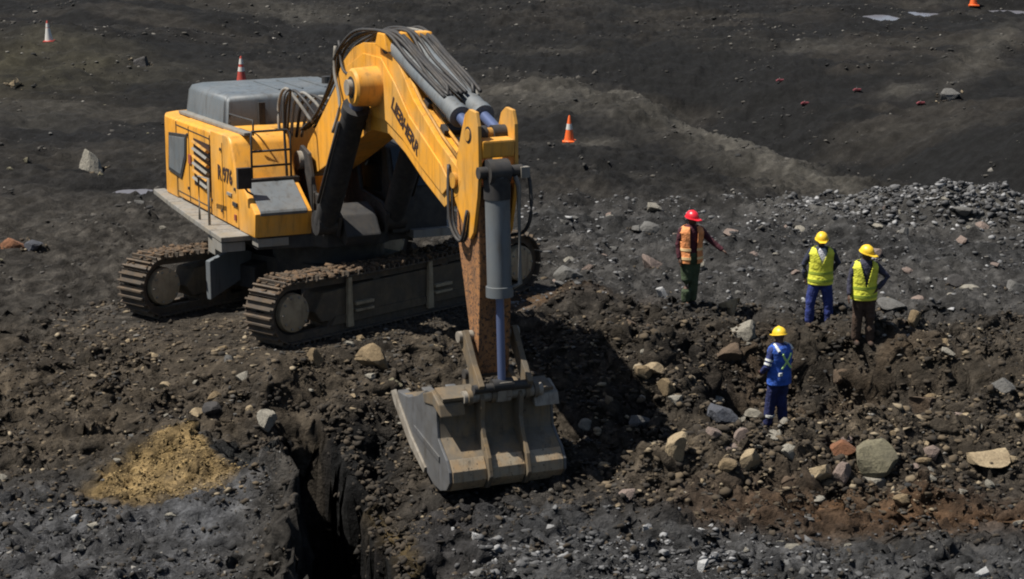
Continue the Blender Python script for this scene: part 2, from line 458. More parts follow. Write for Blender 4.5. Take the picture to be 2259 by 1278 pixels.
# ------------------------------------------------------------------ ground
def axis(parts):
    out = []
    for a, b, st in parts:
        n = max(1, int(round(abs(b - a) / st)))
        out += list(np.linspace(a, b, n, endpoint=False))
    return out
def grow(start, end, st, k=1.35):
    out, x, sg = [], start, 1 if end > start else -1
    while (end - x) * sg > 0:
        x += sg * st; st *= k; out.append(x)
    return out
xs = np.array(grow(-24, -1400, .4)[::-1] + axis([(-24, -8.5, .14), (-8.5, 9.5, .055), (9.5, 24, .14), (24, 24.3, .3)]) + grow(24, 1400, .4))
xs = np.unique(xs)
ys = np.unique(np.array(grow(26, -900, .3)[::-1] + axis([(26, 28, .1), (28, 40, .05), (40, 48, .08), (48, 66, .12), (66, 96, .2)]) + [96] + grow(96, 2400, .4)))
GX, GY = np.meshgrid(xs, ys)
GZ = height(GX, GY)
out = sstep(0, 1, np.maximum((np.abs(GX) - 26) / 40, np.maximum((GY - 100) / 60, (20 - GY) / 20)))
GZ = GZ * (1 - out) + out * (-.8)
nx, ny = len(xs), len(ys)
co = np.stack([GX, GY, GZ], -1).reshape(-1, 3)
idx = np.arange(nx * ny).reshape(ny, nx)
quads = np.stack([idx[:-1, :-1], idx[:-1, 1:], idx[1:, 1:], idx[1:, :-1]], -1).reshape(-1, 4)
def raw_mesh(name, co, faces, smooth=True):
    me = bpy.data.meshes.new(name)
    k = faces.shape[1]
    me.vertices.add(len(co)); me.vertices.foreach_set('co', co.astype(np.float32).ravel())
    me.loops.add(faces.size); me.loops.foreach_set('vertex_index', faces.astype(np.int32).ravel())
    me.polygons.add(len(faces)); me.polygons.foreach_set('loop_start', np.arange(0, faces.size, k, dtype=np.int32))
    if smooth: me.polygons.foreach_set('use_smooth', np.ones(len(faces), bool))
    me.update(calc_edges=True); me.validate()
    return me
# crumble the steep faces sideways so that they are broken earth, not flutes
slope = np.hypot(np.gradient(GZ, xs, axis=1), np.gradient(GZ, ys, axis=0)).ravel()
st_ = np.where((slope > .9) & (co[:, 1] > 27) & (co[:, 1] < 40) & (np.abs(co[:, 0]) < 10))[0]
for i_ in st_:
    p_ = Vector(co[i_])
    q_ = mnoise.noise_vector(p_ * 2.6) * .22 + mnoise.noise_vector(p_ * 7) * .06
    co[i_, 0] += q_.x; co[i_, 1] += q_.y; co[i_, 2] += q_.z * .5
gm = raw_mesh('ground', co, quads)
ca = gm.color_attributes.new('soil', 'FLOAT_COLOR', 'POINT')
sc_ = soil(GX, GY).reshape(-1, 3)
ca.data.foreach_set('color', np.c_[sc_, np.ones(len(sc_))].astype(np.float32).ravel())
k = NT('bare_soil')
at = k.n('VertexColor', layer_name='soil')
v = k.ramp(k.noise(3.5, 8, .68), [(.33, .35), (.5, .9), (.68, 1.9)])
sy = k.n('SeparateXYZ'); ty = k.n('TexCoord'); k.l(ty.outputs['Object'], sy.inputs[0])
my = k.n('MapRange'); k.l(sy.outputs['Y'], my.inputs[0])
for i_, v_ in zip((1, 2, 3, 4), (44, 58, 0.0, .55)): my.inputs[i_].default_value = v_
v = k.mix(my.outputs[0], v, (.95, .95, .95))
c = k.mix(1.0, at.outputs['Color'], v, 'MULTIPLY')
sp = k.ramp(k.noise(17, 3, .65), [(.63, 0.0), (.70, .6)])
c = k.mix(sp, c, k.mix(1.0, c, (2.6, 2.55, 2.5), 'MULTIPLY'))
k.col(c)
k.bump(k.noise(5, 8, .66), 1.0, .16)
sx = k.n('SeparateXYZ'); tc = k.n('TexCoord'); k.l(tc.outputs['Object'], sx.inputs[0])
mr = k.n('MapRange'); k.l(sx.outputs['Y'], mr.inputs[0])
for i_, v_ in zip((1, 2, 3, 4), (44, 58, 1.0, .45)): mr.inputs[i_].default_value = v_
k.l(mr.outputs[0], [n_ for n_ in k.t.nodes if n_.type == 'BUMP'][0].inputs['Strength'])
k.set(Roughness=1.0)
k.b.inputs['Specular IOR Level'].default_value = .15
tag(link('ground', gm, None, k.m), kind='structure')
def hz(x, y): return float(height(np.array([x]), np.array([y]))[0])

# standing water
k = NT('standing_water'); k.col((.15, .15, .17)); k.bump(k.noise(3, 2), .05, .02)
WATER = k.set(Roughness=.2)
for i, (px, py, pr, pz) in enumerate(PUDDLES):
    mb = MB(); rnd = random.Random(i)
    n = 40; ph = rnd.random() * 6
    loop = [(px + pr[0] * 1.6 * (1 + .16 * math.sin(3 * a + ph) + .09 * math.sin(7 * a + 2 * ph)) * math.cos(a), py + pr[1] * 1.6 * (1 + .16 * math.sin(3 * a + ph)) * math.sin(a), pz) for a in [j * 2 * math.pi / n for j in range(n)]]
    mb.verts(loop, [tuple(range(n))])
    tag(mb.build('puddle', WATER), kind='structure')

# ------------------------------------------------------------------ measured places (metres)
ROCKS = [(-9.92, 52.63, 0.69, 0.74, 'pale', 'pale angular boulder alone on dark ground behind the machine'),
 (-2.32, 35.89, 0.55, 0.57, 'tan', 'broad tan boulder in front of the crawler track'),
 (-3.23, 35.82, 0.3, 0.33, 'tan', 'small tan block beside the broad tan boulder in front of the track'),
 (3.95, 39.64, 0.41, 0.45, 'cream', 'cream boulder leaning at the lip of the pit above a second one'),
 (4.0, 37.87, 0.44, 0.43, 'pale', 'pale boulder in the pit wall just below the cream boulder'),
 (2.77, 40.64, 0.25, 0.29, 'white', 'round whitish stone beside the legs of the person in orange'),
 (2.74, 42.97, 0.48, 0.33, 'pink', 'pinkish flat boulder behind the person in orange'),
 (1.08, 41.86, 0.6, 0.43, 'grey', 'wide grey boulder beyond the front of the crawler track'),
 (2.81, 46.37, 0.59, 0.42, 'grey', 'low grey outcrop behind the person in the red hard hat'),
 (2.46, 32.53, 0.36, 0.52, 'cream', 'tall knobbly cream boulder on the edge of the bucket shadow'),
 (3.58, 32.45, 0.34, 0.4, 'cream', 'pointed cream boulder on the spoil ridge'),
 (4.2, 32.53, 0.33, 0.3, 'pale', 'greenish pale stone with jagged edge on the spoil ridge'),
 (5.04, 32.89, 0.43, 0.29, 'rust', 'rust red slab resting beside the large olive boulder'),
 (5.52, 32.59, 0.66, 0.54, 'olive', 'large olive grey boulder on the spoil ridge'),
 (4.62, 32.25, 0.39, 0.34, 'cream', 'cream block below the rust red slab'),
 (4.93, 32.22, 0.3, 0.39, 'pink', 'pink tinged block beside the cream block below the red slab'),
 (5.43, 32.43, 0.42, 0.25, 'pale', 'lumpy pale stone below the large olive boulder'),
 (6.39, 32.87, 0.32, 0.29, 'pink', 'pinkish grey stone right of the large olive boulder'),
 (7.23, 32.73, 0.66, 0.29, 'cream', 'long flat cream slab on the spoil ridge'),
 (6.82, 35.84, 0.57, 0.54, 'brown', 'big brown boulder with deep shadow on the pit edge'),
 (5.64, 37.35, 0.28, 0.31, 'brown', 'brown stone halfway up the pit wall'),
 (7.0, 38.09, 0.25, 0.33, 'tan', 'tan stone standing on the gravel flat past the brown trousers'),
 (6.91, 40.07, 0.6, 0.27, 'grey', 'low grey slab behind the person with hand on hip'),
 (8.36, 41.61, 0.34, 0.34, 'dark', 'dark stone on the grey gravel flat'),
 (9.49, 41.45, 0.43, 0.36, 'grey', 'grey stone on the flat beyond the pit'),
 (-4.79, 34.72, 0.33, 0.22, 'dark', 'dark flat stone on the brown earth left of the trench'),
 (-3.88, 34.27, 0.33, 0.34, 'pale', 'pale square block at the head of the trench'),
 (-5.63, 35.35, 0.21, 0.15, 'cream', 'small cream stone on the brown earth left of the track'),
 (-6.29, 30.79, 0.17, 0.19, 'white', 'white cube of stone on the grey dusty flat'),
 (-0.51, 30.36, 0.13, 0.14, 'white', 'white stone on dark soil in front of the bucket'),
 (1.94, 30.46, 0.17, 0.16, 'white', 'white lump on dark soil right of the bucket'),
 (2.57, 28.7, 0.22, 0.18, 'white', 'white lump among pale rubble'),
 (6.21, 28.19, 0.19, 0.15, 'white', 'white flat stone on dark gravel'),
 (3.32, 34.11, 0.51, 0.3, 'blue', 'blue grey boulder beside the person in the pit'),
 (3.51, 33.12, 0.24, 0.24, 'pink', 'pinkish stone between the blue grey boulder and the spoil ridge'),
 (2.3, 35.56, 0.35, 0.18, 'cream', 'thin cream slab on the pit edge'),
 (2.15, 35.5, 0.3, 0.22, 'tan', 'tan stone just below the thin cream slab'),
 (2.5, 35.28, 0.31, 0.29, 'tan', 'tan stone on the left rim of the pit'),
 (2.6, 34.58, 0.23, 0.18, 'pale', 'pale flat stone on the left rim of the pit'),
 (3.71, 37.57, 0.48, 0.42, 'brown', 'rounded brown boulder in the pit behind the yellow hard hat'),
 (2.03, 34.56, 0.35, 0.23, 'grey', 'grey stone at the far edge of the bucket shadow'),
 (1.16, 34.42, 0.27, 0.2, 'pale', 'pale stone lying inside the bucket shadow'),
 (1.4, 33.26, 0.24, 0.17, 'cream', 'cream stone at the end of the bucket shadow'),
 (-14.54, 65.58, 0.45, 0.33, 'cream', 'cream stone on the dry bank below the pale cone'),
 (-10.03, 44.46, 0.51, 0.38, 'rust', 'rusty brown stone on the flat left of the machine'),
 (-9.58, 44.28, 0.36, 0.29, 'blue', 'blue grey stone next to the rusty brown stone'),
 (-11.29, 68.91, 0.55, 0.45, 'dark', 'dark clod on the dry bank'),
 (-1.91, 35.29, 0.28, 0.18, 'olive', 'yellowish stone beside the bucket'),
 (3.21, 32.13, 0.28, 0.22, 'tan', 'tan stone left of the pointed cream boulder'),
 (4.14, 32.24, 0.24, 0.2, 'brown', 'brown stone left of the cream block'),
 (12.75, 65.4, 0.61, 0.42, 'grey', 'grey stone on the dark far slope'),
 (-4.64, 35.77, 0.16, 0.15, 'grey', 'grey stone by the end of the far track'),
 (7.91, 35.13, 0.44, 0.31, 'grey', 'grey boulder on the gravel right of the pit'),
 (5.7, 31.4, 0.27, 0.18, 'tan', 'tan stone on the reddish patch')]
CONES = [(-14.42, 70.37), (-8.09, 67.3), (1.49, 58.2), (17.3, 85.05)]
PEOPLE = [(3.2, 39.51), (5.51, 39.33), (6.0, 37.47), (4.38, 35.71)]
FLAGS = [(8.17, 68.7), (10.34, 67.4), (11.89, 65.35), (8.7, 66.72)]
def blocked(x, y):
    if math.hypot((x - .1) / 1.9, (y - 32.9) / 1.7) < 1: return True
    dx, dy = x - UC_T[0], y - UC_T[1]
    u, v = dx * math.cos(UC_YAW) + dy * math.sin(UC_YAW), -dx * math.sin(UC_YAW) + dy * math.cos(UC_YAW)
    if abs(u) < 3.4 and abs(v) < 2.3: return True
    if float(seg_dist(np.array([x]), np.array([y]), TRENCH)[0][0]) < .75: return True
    return any(math.hypot(x - a, y - b) < .35 for a, b in PEOPLE)
STONES = [
 (('grey', 'pale', 'pink'), 50, (0.5, 10.5, 40.3, 48), .14, .42, 'on the gravel flat behind the workers', 'stones on the gravel flat'),
 (('cream', 'tan', 'pink', 'pale'), 55, (1.6, 9.0, 31.4, 34.2), .12, .36, 'on the spoil ridge in front of the pit', 'stones on the spoil ridge'),
 (('tan', 'brown', 'pale'), 35, (1.8, 8.2, 34.6, 38.2), .10, .30, 'on the slopes of the pit', 'stones in the pit'),
 (('tan', 'cream', 'pale'), 40, (-6.5, -1.2, 34.2, 37.2), .08, .22, 'on the brown earth before the tracks', 'stones before the tracks'),
 (('white', 'pale', 'grey'), 40, (-1.2, 8.4, 28.2, 30.9), .07, .20, 'on the dark ground in front of the bucket', 'stones in the foreground'),
 (('grey', 'pale'), 25, (-8.6, -4.0, 28.2, 35), .07, .18, 'on the ground beside the sand mound', 'stones near the sand mound'),
 (('grey', 'pale', 'olive'), 25, (-15, -5.5, 42, 64), .14, .34, 'on the dark ground behind the counterweight', 'stones behind the counterweight')]

# ------------------------------------------------------------------ the excavator
# body frame: x forward, y to the machine's left, z up; origin on the ground below the slew ring
EXM = Matrix(((.4116, .9113, -.004, -3.293), (-.9107, .4115, .0372, 39.661), (.0356, -.0117, .9993, -.512), (0, 0, 0, 1)))
EXM3 = EXM.to_3x3().normalized().to_quaternion()
EXM = Matrix.Translation(Vector((-3.293, 39.661, -.512))) @ EXM3.to_matrix().to_4x4()
EX = empty('excavator', EXM, label='large yellow crawler excavator with grey engine hood and its bucket set down', cat='excavator')
RZ = Matrix.Rotation(math.radians(113.76), 4, 'Z')
GO, GI, WB, WR = 2.0, 1.32, 2.82, .585
UOFF = .17

# --- crawler tracks
mb = MB()
mb.box((0, 0, .012), (.222, .67, .026))
for gx in (-.075, .055): mb.box((gx, 0, .055), (.03, .66, .064))
SHOE = mb.mesh('track_shoe'); SHOE.materials.append(TRACKM)
def track_pt(s):
    """point and tangent angle on the chain line, s in metres from the lower front"""
    R, L = .50, 2 * WB
    P = 2 * L + 2 * math.pi * R
    s %= P
    if s < L: return WB - s, WR - R, math.pi
    s -= L
    if s < math.pi * R:
        a = -math.pi / 2 - s / R
        return -WB + R * math.cos(a), WR + R * math.sin(a), a - math.pi / 2
    s -= math.pi * R
    if s < L:
        return -WB + s, WR + R - .10 * math.sin(math.pi * s / L), 0.0
    s -= L
    a = math.pi / 2 - s / R
    return WB + R * math.cos(a), WR + R * math.sin(a), a - math.pi / 2
PER = 2 * (2 * WB) + 2 * math.pi * .50
NSH = 60
def rubble_mesh(name, pts, sizes, seed=0, flat=.7, squash=None):
    """many angular lumps joined into one mesh"""
    rng = np.random.default_rng(seed)
    ph = (1 + 5 ** .5) / 2
    base = np.array([(-1, ph, 0), (1, ph, 0), (-1, -ph, 0), (1, -ph, 0), (0, -1, ph), (0, 1, ph), (0, -1, -ph), (0, 1, -ph), (ph, 0, -1), (ph, 0, 1), (-ph, 0, -1), (-ph, 0, 1)]) / math.hypot(1, ph)
    tri = np.array([(0, 11, 5), (0, 5, 1), (0, 1, 7), (0, 7, 10), (0, 10, 11), (1, 5, 9), (5, 11, 4), (11, 10, 2), (10, 7, 6), (7, 1, 8), (3, 9, 4), (3, 4, 2), (3, 2, 6), (3, 6, 8), (3, 8, 9), (4, 9, 5), (2, 4, 11), (6, 2, 10), (8, 6, 7), (9, 8, 1)])
    n = len(pts)
    v = base[None] * (1 + rng.uniform(-.5, .38, (n, 12, 1)))
    sc = np.stack([rng.uniform(.5, 1.4, n), rng.uniform(.55, 1.2, n), rng.uniform(.4, 1.1, n) * flat], -1)
    v = v * sc[:, None] * np.asarray(sizes)[:, None, None] * .5
    a, b = rng.uniform(0, 6.283, n), rng.normal(0, .35, n)
    ca_, sa_, cb, sb = np.cos(a), np.sin(a), np.cos(b), np.sin(b)
    x, y, z = v[..., 0], v[..., 1], v[..., 2]
    y, z = y * cb[:, None] - z * sb[:, None], y * sb[:, None] + z * cb[:, None]
    x, y = x * ca_[:, None] - y * sa_[:, None], x * sa_[:, None] + y * ca_[:, None]
    co = (np.stack([x, y, z], -1) + np.asarray(pts)[:, None]).reshape(-1, 3)
    fa = (tri[None] + (np.arange(n) * 12)[:, None, None]).reshape(-1, 3)
    return raw_mesh(name, co, fa, smooth=False)
k = NT('caked_soil')
k.col(k.ramp(k.noise(5, 6, .7), [(.3, (.05, .036, .024)), (.5, (.095, .062, .036)), (.7, (.15, .085, .042))]))
k.bump(k.noise(18, 6, .7), .8, .04)
CAKED = k.set(Roughness=1)
for side in (-1, 1):
    yc = side * (GO + GI) / 2
    mb = MB()                                  # the link chain
    for w in (-.17, .17):
        prev = None
        first = None
        for i in range(NSH * 2):
            u, h, a = track_pt(i * PER / (NSH * 2))
            nrm = Vector((-math.sin(a), 0, math.cos(a)))
            c = Vector((u, yc + w, h))
            ring = [mb.bm.verts.new(c + nrm * dn + Vector((0, dy, 0))) for dn, dy in ((0, -.06), (0, .06), (-.12, .06), (-.12, -.06))]
            if prev:
                for j in range(4): mb.bm.faces.new((prev[j], prev[(j + 1) % 4], ring[(j + 1) % 4], ring[j]))
            else: first = ring
            prev = ring
        for j in range(4): mb.bm.faces.new((prev[j], prev[(j + 1) % 4], first[(j + 1) % 4], first[j]))
    TR = mb.build('crawler_track', TRACKM, EX, matrix=RZ @ Matrix.Translation((UOFF, 0, 0)))
    for i in range(NSH):
        u, h, a = track_pt((i + .5) * PER / NSH)
        o = link('track_shoe', SHOE, TR)
        o.matrix_local = Matrix.Translation((u, yc, h)) @ Matrix.Rotation(-a, 4, 'Y')
    mb = MB()                                  # side frame
    y0, y1 = yc - .24, yc + .24
    mb.prism([(-2.15, .30), (2.15, .30), (2.3, .5), (2.1, .80), (1.2, .84), (-1.2, .84), (-2.1, .80), (-2.3, .5)], y0, y1, bevel=.03)
    outy = yc + side * .27
    mb.prism([(-1.95, .22), (2.0, .22), (1.9, .36), (-1.85, .36)], min(outy, yc), max(outy, yc))
    mb.build('track_frame', FRAMEM, TR)
    for uu in (-1.55, .42, 1.75):              # upright guides
        MB().prism([(uu - .06, .14), (uu + .08, .14), (uu + .05, 1.0), (uu - .03, 1.0)], yc + side * .285 - .035, yc + side * .285 + .035, bevel=.012).build('guide_post', HUBM, TR)
    for uu in (-1.2, .75):
        MB().box((uu, yc + side * .29, .52), (.42, .08, .05)).box((uu, yc + side * .29, .40), (.42, .08, .04)).build('frame_step', HUBM, TR)
    for uu, nm in ((-WB, 'drive_sprocket'), (WB, 'idler_wheel')):
        w = .30
        m2 = MB().cyl((uu, yc - .2, WR), (uu, yc + .2, WR), .335, 32)
        wh = m2.build(nm, TRACKM, TR, smooth=True, angle=40)
        for sd in (-1, 1):
            ya = yc + sd * .2
            hub = MB().tube([(uu, ya, WR), (uu, ya + sd * .10, WR), (uu, ya + sd * .125, WR)], [.33, .32, .26], 28).build('hub', HUBM, wh, smooth=True, angle=40)
            mm = MB()
            for b in range(10):
                an = b * 2 * math.pi / 10
                mm.cyl((uu + .27 * math.cos(an), ya + sd * .10, WR + .27 * math.sin(an)), (uu + .27 * math.cos(an), ya + sd * .14, WR + .27 * math.sin(an)), .022, 6)
            mm.build('bolt_ring', WORN, wh)
    for uu in np.linspace(-1.9, 1.9, 8):
        MB().cyl((uu, yc - .22, .21), (uu, yc + .22, .21), .115, 16).build('track_roller', TRACKM, TR, smooth=True, angle=40)
    for uu in (-.8, .9):
        MB().cyl((uu, yc - .2, .86), (uu, yc + .2, .86), .085, 14).build('carrier_roller', TRACKM, TR, smooth=True, angle=40)
    rng = np.random.default_rng(5 + side)
    n = 620
    uu = rng.uniform(-3.2, 2.2, n); vv = yc + rng.uniform(-.33, .33, n)
    hh = np.where(uu > -WB, WR + .55 - .08 * np.sin(np.pi * np.clip((uu + WB) / 5.6, 0, 1)), WR + .55 - (uu + WB) ** 2 * 1.4) + rng.uniform(-.01, .04, n)
    cs = link('caked_soil', rubble_mesh('caked_soil', np.c_[uu, vv, hh], rng.uniform(.03, 1, n) ** 2 * .17 + .03, 3, .55), TR, CAKED)
    cs['kind'] = 'stuff'
# inner guard plates seen on the far track
mb = MB()
mb.prism([(-1.95, .28), (-1.0, .62), (-.95, 1.02), (-1.35, 1.12), (-1.95, .98)], .98, 1.10, bevel=.02)
mb.build('guard_plate', GREY, EX, matrix=RZ)
mb = MB()
mb.box((0, 0, .75), (1.9, 2.3, .45), bevel=.05)
for su in (-1, 1):
    for sv in (-1, 1):
        mb.prism([(su * .5, .55), (su * 1.25, .42), (su * 1.25, .82), (su * .4, .98)], sv * .6, sv * 1.5, bevel=.02)
mb.build('undercarriage', DARK, EX, matrix=RZ)
MB().tube([(0, 0, .92), (0, 0, 1.38)], 1.0, 40).build('slew_ring', DARK, EX, smooth=True, angle=40)

# --- upper structure
mb = MB()
mb.prism([(-4.2, -1.7), (1.15, -1.7), (1.3, -.7), (1.5, -.55), (1.5, .5), (1.3, .7), (1.15, 1.7), (-4.2, 1.7)], 1.36, 1.60, axis='z', bevel=.02)
mb.build('platform', DARK, EX)
# counterweight with large rounded rear corners
plan = [(-3.35, -1.80), (-4.1, -1.80), (-4.42, -1.70), (-4.6, -1.45), (-4.72, -.8), (-4.75, 0), (-4.72, .8), (-4.6, 1.45), (-4.42, 1.7), (-4.1, 1.8), (-3.35, 1.8)]
mb = MB(); mb.prism(plan, 1.58, 3.10, axis='z', bevel=.07, seg=3, ang=60)
CW = mb.build('counterweight', YEL, EX, smooth=True, angle=35)
mb = MB(); mb.prism([(-3.335, 1.61), (-1.16, 1.61), (-1.16, 3.16), (-3.335, 3.115)], -1.80, 1.80, bevel=.10, seg=3)
EH = mb.build('engine_housing', YEL, EX, smooth=True, angle=35)
mb = MB(); mb.prism([(-1.15, 1.61), (.42, 1.61), (.42, 2.35), (.06, 3.08), (-.06, 3.17), (-.2, 3.19), (-1.15, 3.17)], -1.80, -.70, bevel=.05, seg=3)
RH = mb.build('side_housing', YEL, EX, smooth=True, angle=35)
# top ledge strip running back along the roof edge
MB().prism([(-4.0, 3.11), (.1, 3.195), (.1, 3.25), (-4.0, 3.17)], -1.55, -1.40, bevel=.012).build('roof_ledge', WALK, EX)
# grey engine hood in two sections with a dark gap
def hood(name, q0, q1, p0, p1, top):
    mb = MB()
    a, b = .16, .24
    low = [(p0, q0), (p1, q0), (p1, q1), (p0, q1)]
    rows = [(3.12, 0.0), (top - .12, .05), (top - .03, .10), (top, .20)]
    prev = None
    for h, ins in rows:
        ring = [mb.bm.verts.new((x + (ins if x == p0 else -ins), y + (ins if y == q0 else -ins), h)) for x, y in low]
        if prev:
            for j in range(4): mb.bm.faces.new((prev[j], prev[(j + 1) % 4], ring[(j + 1) % 4], ring[j]))
        else: mb.bm.faces.new(ring[::-1])
        prev = ring
    mb.bm.faces.new(prev)
    mb.bm.normal_update()
    es = [e for e in mb.bm.edges if abs(e.verts[0].co.z - e.verts[1].co.z) > .02]
    bmesh.ops.bevel(mb.bm, geom=es, offset=.07, segments=3, affect='EDGES')
    return mb.build(name, HOOD, EX, smooth=True, angle=50)
h1 = hood('engine_hood', -1.42, 1.35, -3.98, -1.5, 3.71)
MB().prism([(-1.53, -.76), (-1.47, -.76), (-1.47, -.64), (-1.53, -.62)], 3.14, 3.56, axis='z').build('hood_slot', BLACK, h1)
for yy in (-.2, .25, .7):
    MB().box((-2.7, yy, 3.715), (1.5, .04, .03)).build('hood_rib', HOOD, h1)
MB().tube([(-2.6, .95, 3.68), (-2.6, .95, 3.84)], .09, 14).build('exhaust_pipe', DARK, EX)
# grille window, louvres, lettering and small fittings on the lit side
def side_poly(name, poly, mat, y, t, parent):
    return MB().prism(poly, y, y + t, bevel=.008).build(name, mat, parent)
side_poly('grille_frame', [(-3.86, 2.06), (-3.0, 2.02), (-2.66, 2.45), (-2.60, 2.90), (-3.78, 2.80)], DARK, -1.825, .04, EX)
side_poly('grille', [(-3.78, 2.13), (-3.03, 2.09), (-2.73, 2.48), (-2.68, 2.83), (-3.72, 2.74)], GREY, -1.835, .04, EX)
MB().box((-1.68, -1.80, 2.46), (.98, .02, .86)).build('louvre_recess', BROWN, EX)
for i in range(6):
    h = 2.12 + i * .135
    MB().box((-1.68, -1.83, h), (1.02, .07, .05), Matrix.Rotation(math.radians(-35), 3, 'X') @ Matrix.Rotation(math.radians(4), 3, 'Y')).build('louvre', YEL_D if i % 2 else WALK, EX)
MB().box((-2.42, -1.81, 2.46), (.17, .03, .17), bevel=.01).build('red_plate', plain('dull_red', (.22, .05, .03)), EX)
def text_mesh(body, size, depth=.004):
    cu = bpy.data.curves.new('lettering', 'FONT')
    cu.body = body; cu.size = size; cu.extrude = depth; cu.align_x = 'CENTER'; cu.align_y = 'CENTER'; cu.resolution_u = 2; cu.offset = size * .03
    o = bpy.data.objects.new('lettering', cu); COL.objects.link(o)
    dg = bpy.context.evaluated_depsgraph_get()
    me = bpy.data.meshes.new_from_object(o.evaluated_get(dg))
    bpy.data.objects.remove(o)
    return me
def text(body, size, mat, parent, origin, xdir, facing):
    me = text_mesh(body, size); me.materials.clear(); me.materials.append(mat)
    x = Vector(xdir).normalized(); z = Vector(facing).normalized(); y = z.cross(x)
    m = Matrix((x, y, z)).transposed().to_4x4(); m.translation = origin
    return link('lettering', me, parent, matrix=m)
text('R 976', .36, BROWN, RH, (-.28, -1.806, 2.46), (1, 0, 0), (0, -1, 0))
MB().box((-.02, -1.81, 2.17), (.26, .03, .05)).build('door_handle', WALK, RH)
MB().box((.28, -1.81, 2.03), (.24, .025, .07)).build('label_plate', DARK, RH)
MB().box((.30, -1.81, 1.80), (.10, .025, .10)).build('red_label', MATS['dull_red'], RH)
for px_ in (-.42,):
    MB().box((px_, -1.803, 2.35), (.012, .012, 1.35)).build('panel_seam', DARK, RH)
for h_ in (1.75, 3.0):
    MB().box((-2.25, -1.803, h_), (2.1, .012, .014)).build('panel_seam', DARK, EH)
for p_ in (-3.325, -2.5, -1.17):
    MB().box((p_, -1.803, 2.36), (.014, .012, 1.4)).build('panel_seam', DARK, EH)
for p_, h_ in ((-2.56, 1.9), (-2.56, 2.9), (-1.1, 1.9), (-.5, 2.9), (-.5, 1.8), (.30, 2.3)):
    MB().cyl((p_, -1.80, h_), (p_, -1.825, h_), .03, 8).build('latch', DARK, EH)
# tool box with a sloping anti-slip step at the front
TB = MB().prism([(.43, 1.60), (1.31, 1.60), (1.364, 2.02), (.66, 2.42), (.43, 2.42)], -1.795, -.76, bevel=.035).build('tool_box', YEL, EX, smooth=True, angle=35)
MB().prism([(1.33, 2.055), (.66, 2.438), (.68, 2.462), (1.36, 2.07), (1.385, 2.03), (1.375, 1.98)], -1.70, -.86, bevel=.008).build('anti_slip_step', GREY, TB)
MB().box((.6, -1.22, 2.47), (.14, .95, .08), bevel=.02).build('step_edge', DARK, TB)
# hand rails
def rail(pts, r=.021, parent=EX, mat=None, name='hand_rail'):
    return MB().tube([Vector(p) for p in pts], r, 8).build(name, mat or DARK, parent, smooth=True)
rail([(.58, -1.58, 2.42), (.58, -1.58, 3.24), (.52, -1.55, 3.32), (.50, -.90, 3.32), (.56, -.86, 3.24), (.56, -.86, 2.42)])
rail([(.58, -1.58, 2.98), (.56, -.86, 2.98)]); rail([(.58, -1.58, 2.72), (.56, -.86, 2.72)])
rail(curve_pts([(.45, -.90, 2.5), (.42, -.92, 3.3), (.38, -.90, 3.86), (.30, -.76, 3.98), (.0, -.66, 3.8), (-.3, -.62, 3.2)]), .024)
rail([(-.92, -2.1, 1.6), (-.92, -2.1, 2.38), (-.32, -2.1, 2.42), (-.32, -2.1, 1.42)], .024, mat=WALK)
rail([(-1.2, -1.4, 3.2), (-1.2, -1.4, 3.42), (.15, -1.4, 3.46), (.15, -1.4, 3.2)], .018, mat=DARK)
# mirror
MI = MB().box((1.0, -1.86, 2.60), (.10, .24, .36), bevel=.035).build('mirror', BLACK, EX, smooth=True, angle=40)
MB().tube([(1.0, -1.86, 2.45), (1.02, -1.80, 2.36), (.98, -1.70, 2.30)], .018, 8).build('mirror_arm', DARK, MI)
# walkway along the lit side, in plates
edges = [(-4.62, -1.93), (-3.0, -2.06), (-1.4, -2.16), (.2, -2.25), (.95, -2.28)]
for (a, qa), (b, qb) in zip(edges[:-1], edges[1:]):
    MB().prism([(a + .01, -1.70), (b - .01, -1.70), (b - .01, qb), (a + .01, qa)], 1.50, 1.59, axis='z', bevel=.012).build('walkway_plate', WALK, EX)
MB().box((.62, -2.05, 1.40), (.55, .42, .16), bevel=.02).build('boarding_step', WALK, EX)
MB().box((1.1, -1.45, 1.50), (.35, .55, .14), bevel=.02).build('front_bracket', WALK, EX)
MB().box((.0, -2.12, 1.30), (.4, .1, .3), bevel=.02).build('boarding_step', WALK, EX)
# far side deck and cab
MB().prism([(-.3, 1.5), (1.45, 1.5), (1.45, 2.3), (1.2, 3.0), (.9, 3.12), (-.3, 3.12)], .66, 1.72, bevel=.05, seg=3).build('cab', DARK, EX, smooth=True, angle=35)
MB().prism([(1.465, 2.32), (1.225, 2.98), (1.24, 2.99), (1.48, 2.33)], .74, 1.64).build('cab_window', GLASS, EX)
MB().box((.55, .655, 2.55), (.9, .02, .75)).build('cab_window', GLASS, EX)
MB().prism([(-1.15, 1.61), (-.32, 1.61), (-.32, 3.05), (-1.15, 3.16)], .66, 1.80, bevel=.05).build('side_housing', YEL_D, EX)
MB().box((1.25, 1.5, 1.50), (.75, 1.0, .14), bevel=.02).build('walkway_plate', WALK, EX)
# centre bracket carrying the boom foot and cylinder feet
for yy in (-.47, .40):
    MB().prism([(-.5, 1.6), (1.75, 1.6), (1.9, 1.95), (1.6, 2.12), (.6, 2.2), (.35, 2.85), (-.05, 2.95), (-.5, 2.4)], yy, yy + .07, bevel=.015).build('boom_bracket', DARK, EX)
MB().prism([(1.2, 1.6), (1.85, 1.45), (1.95, 1.62), (1.7, 1.95), (1.3, 2.1)], -.35, .28, bevel=.03).build('cylinder_bracket', DARK, EX)

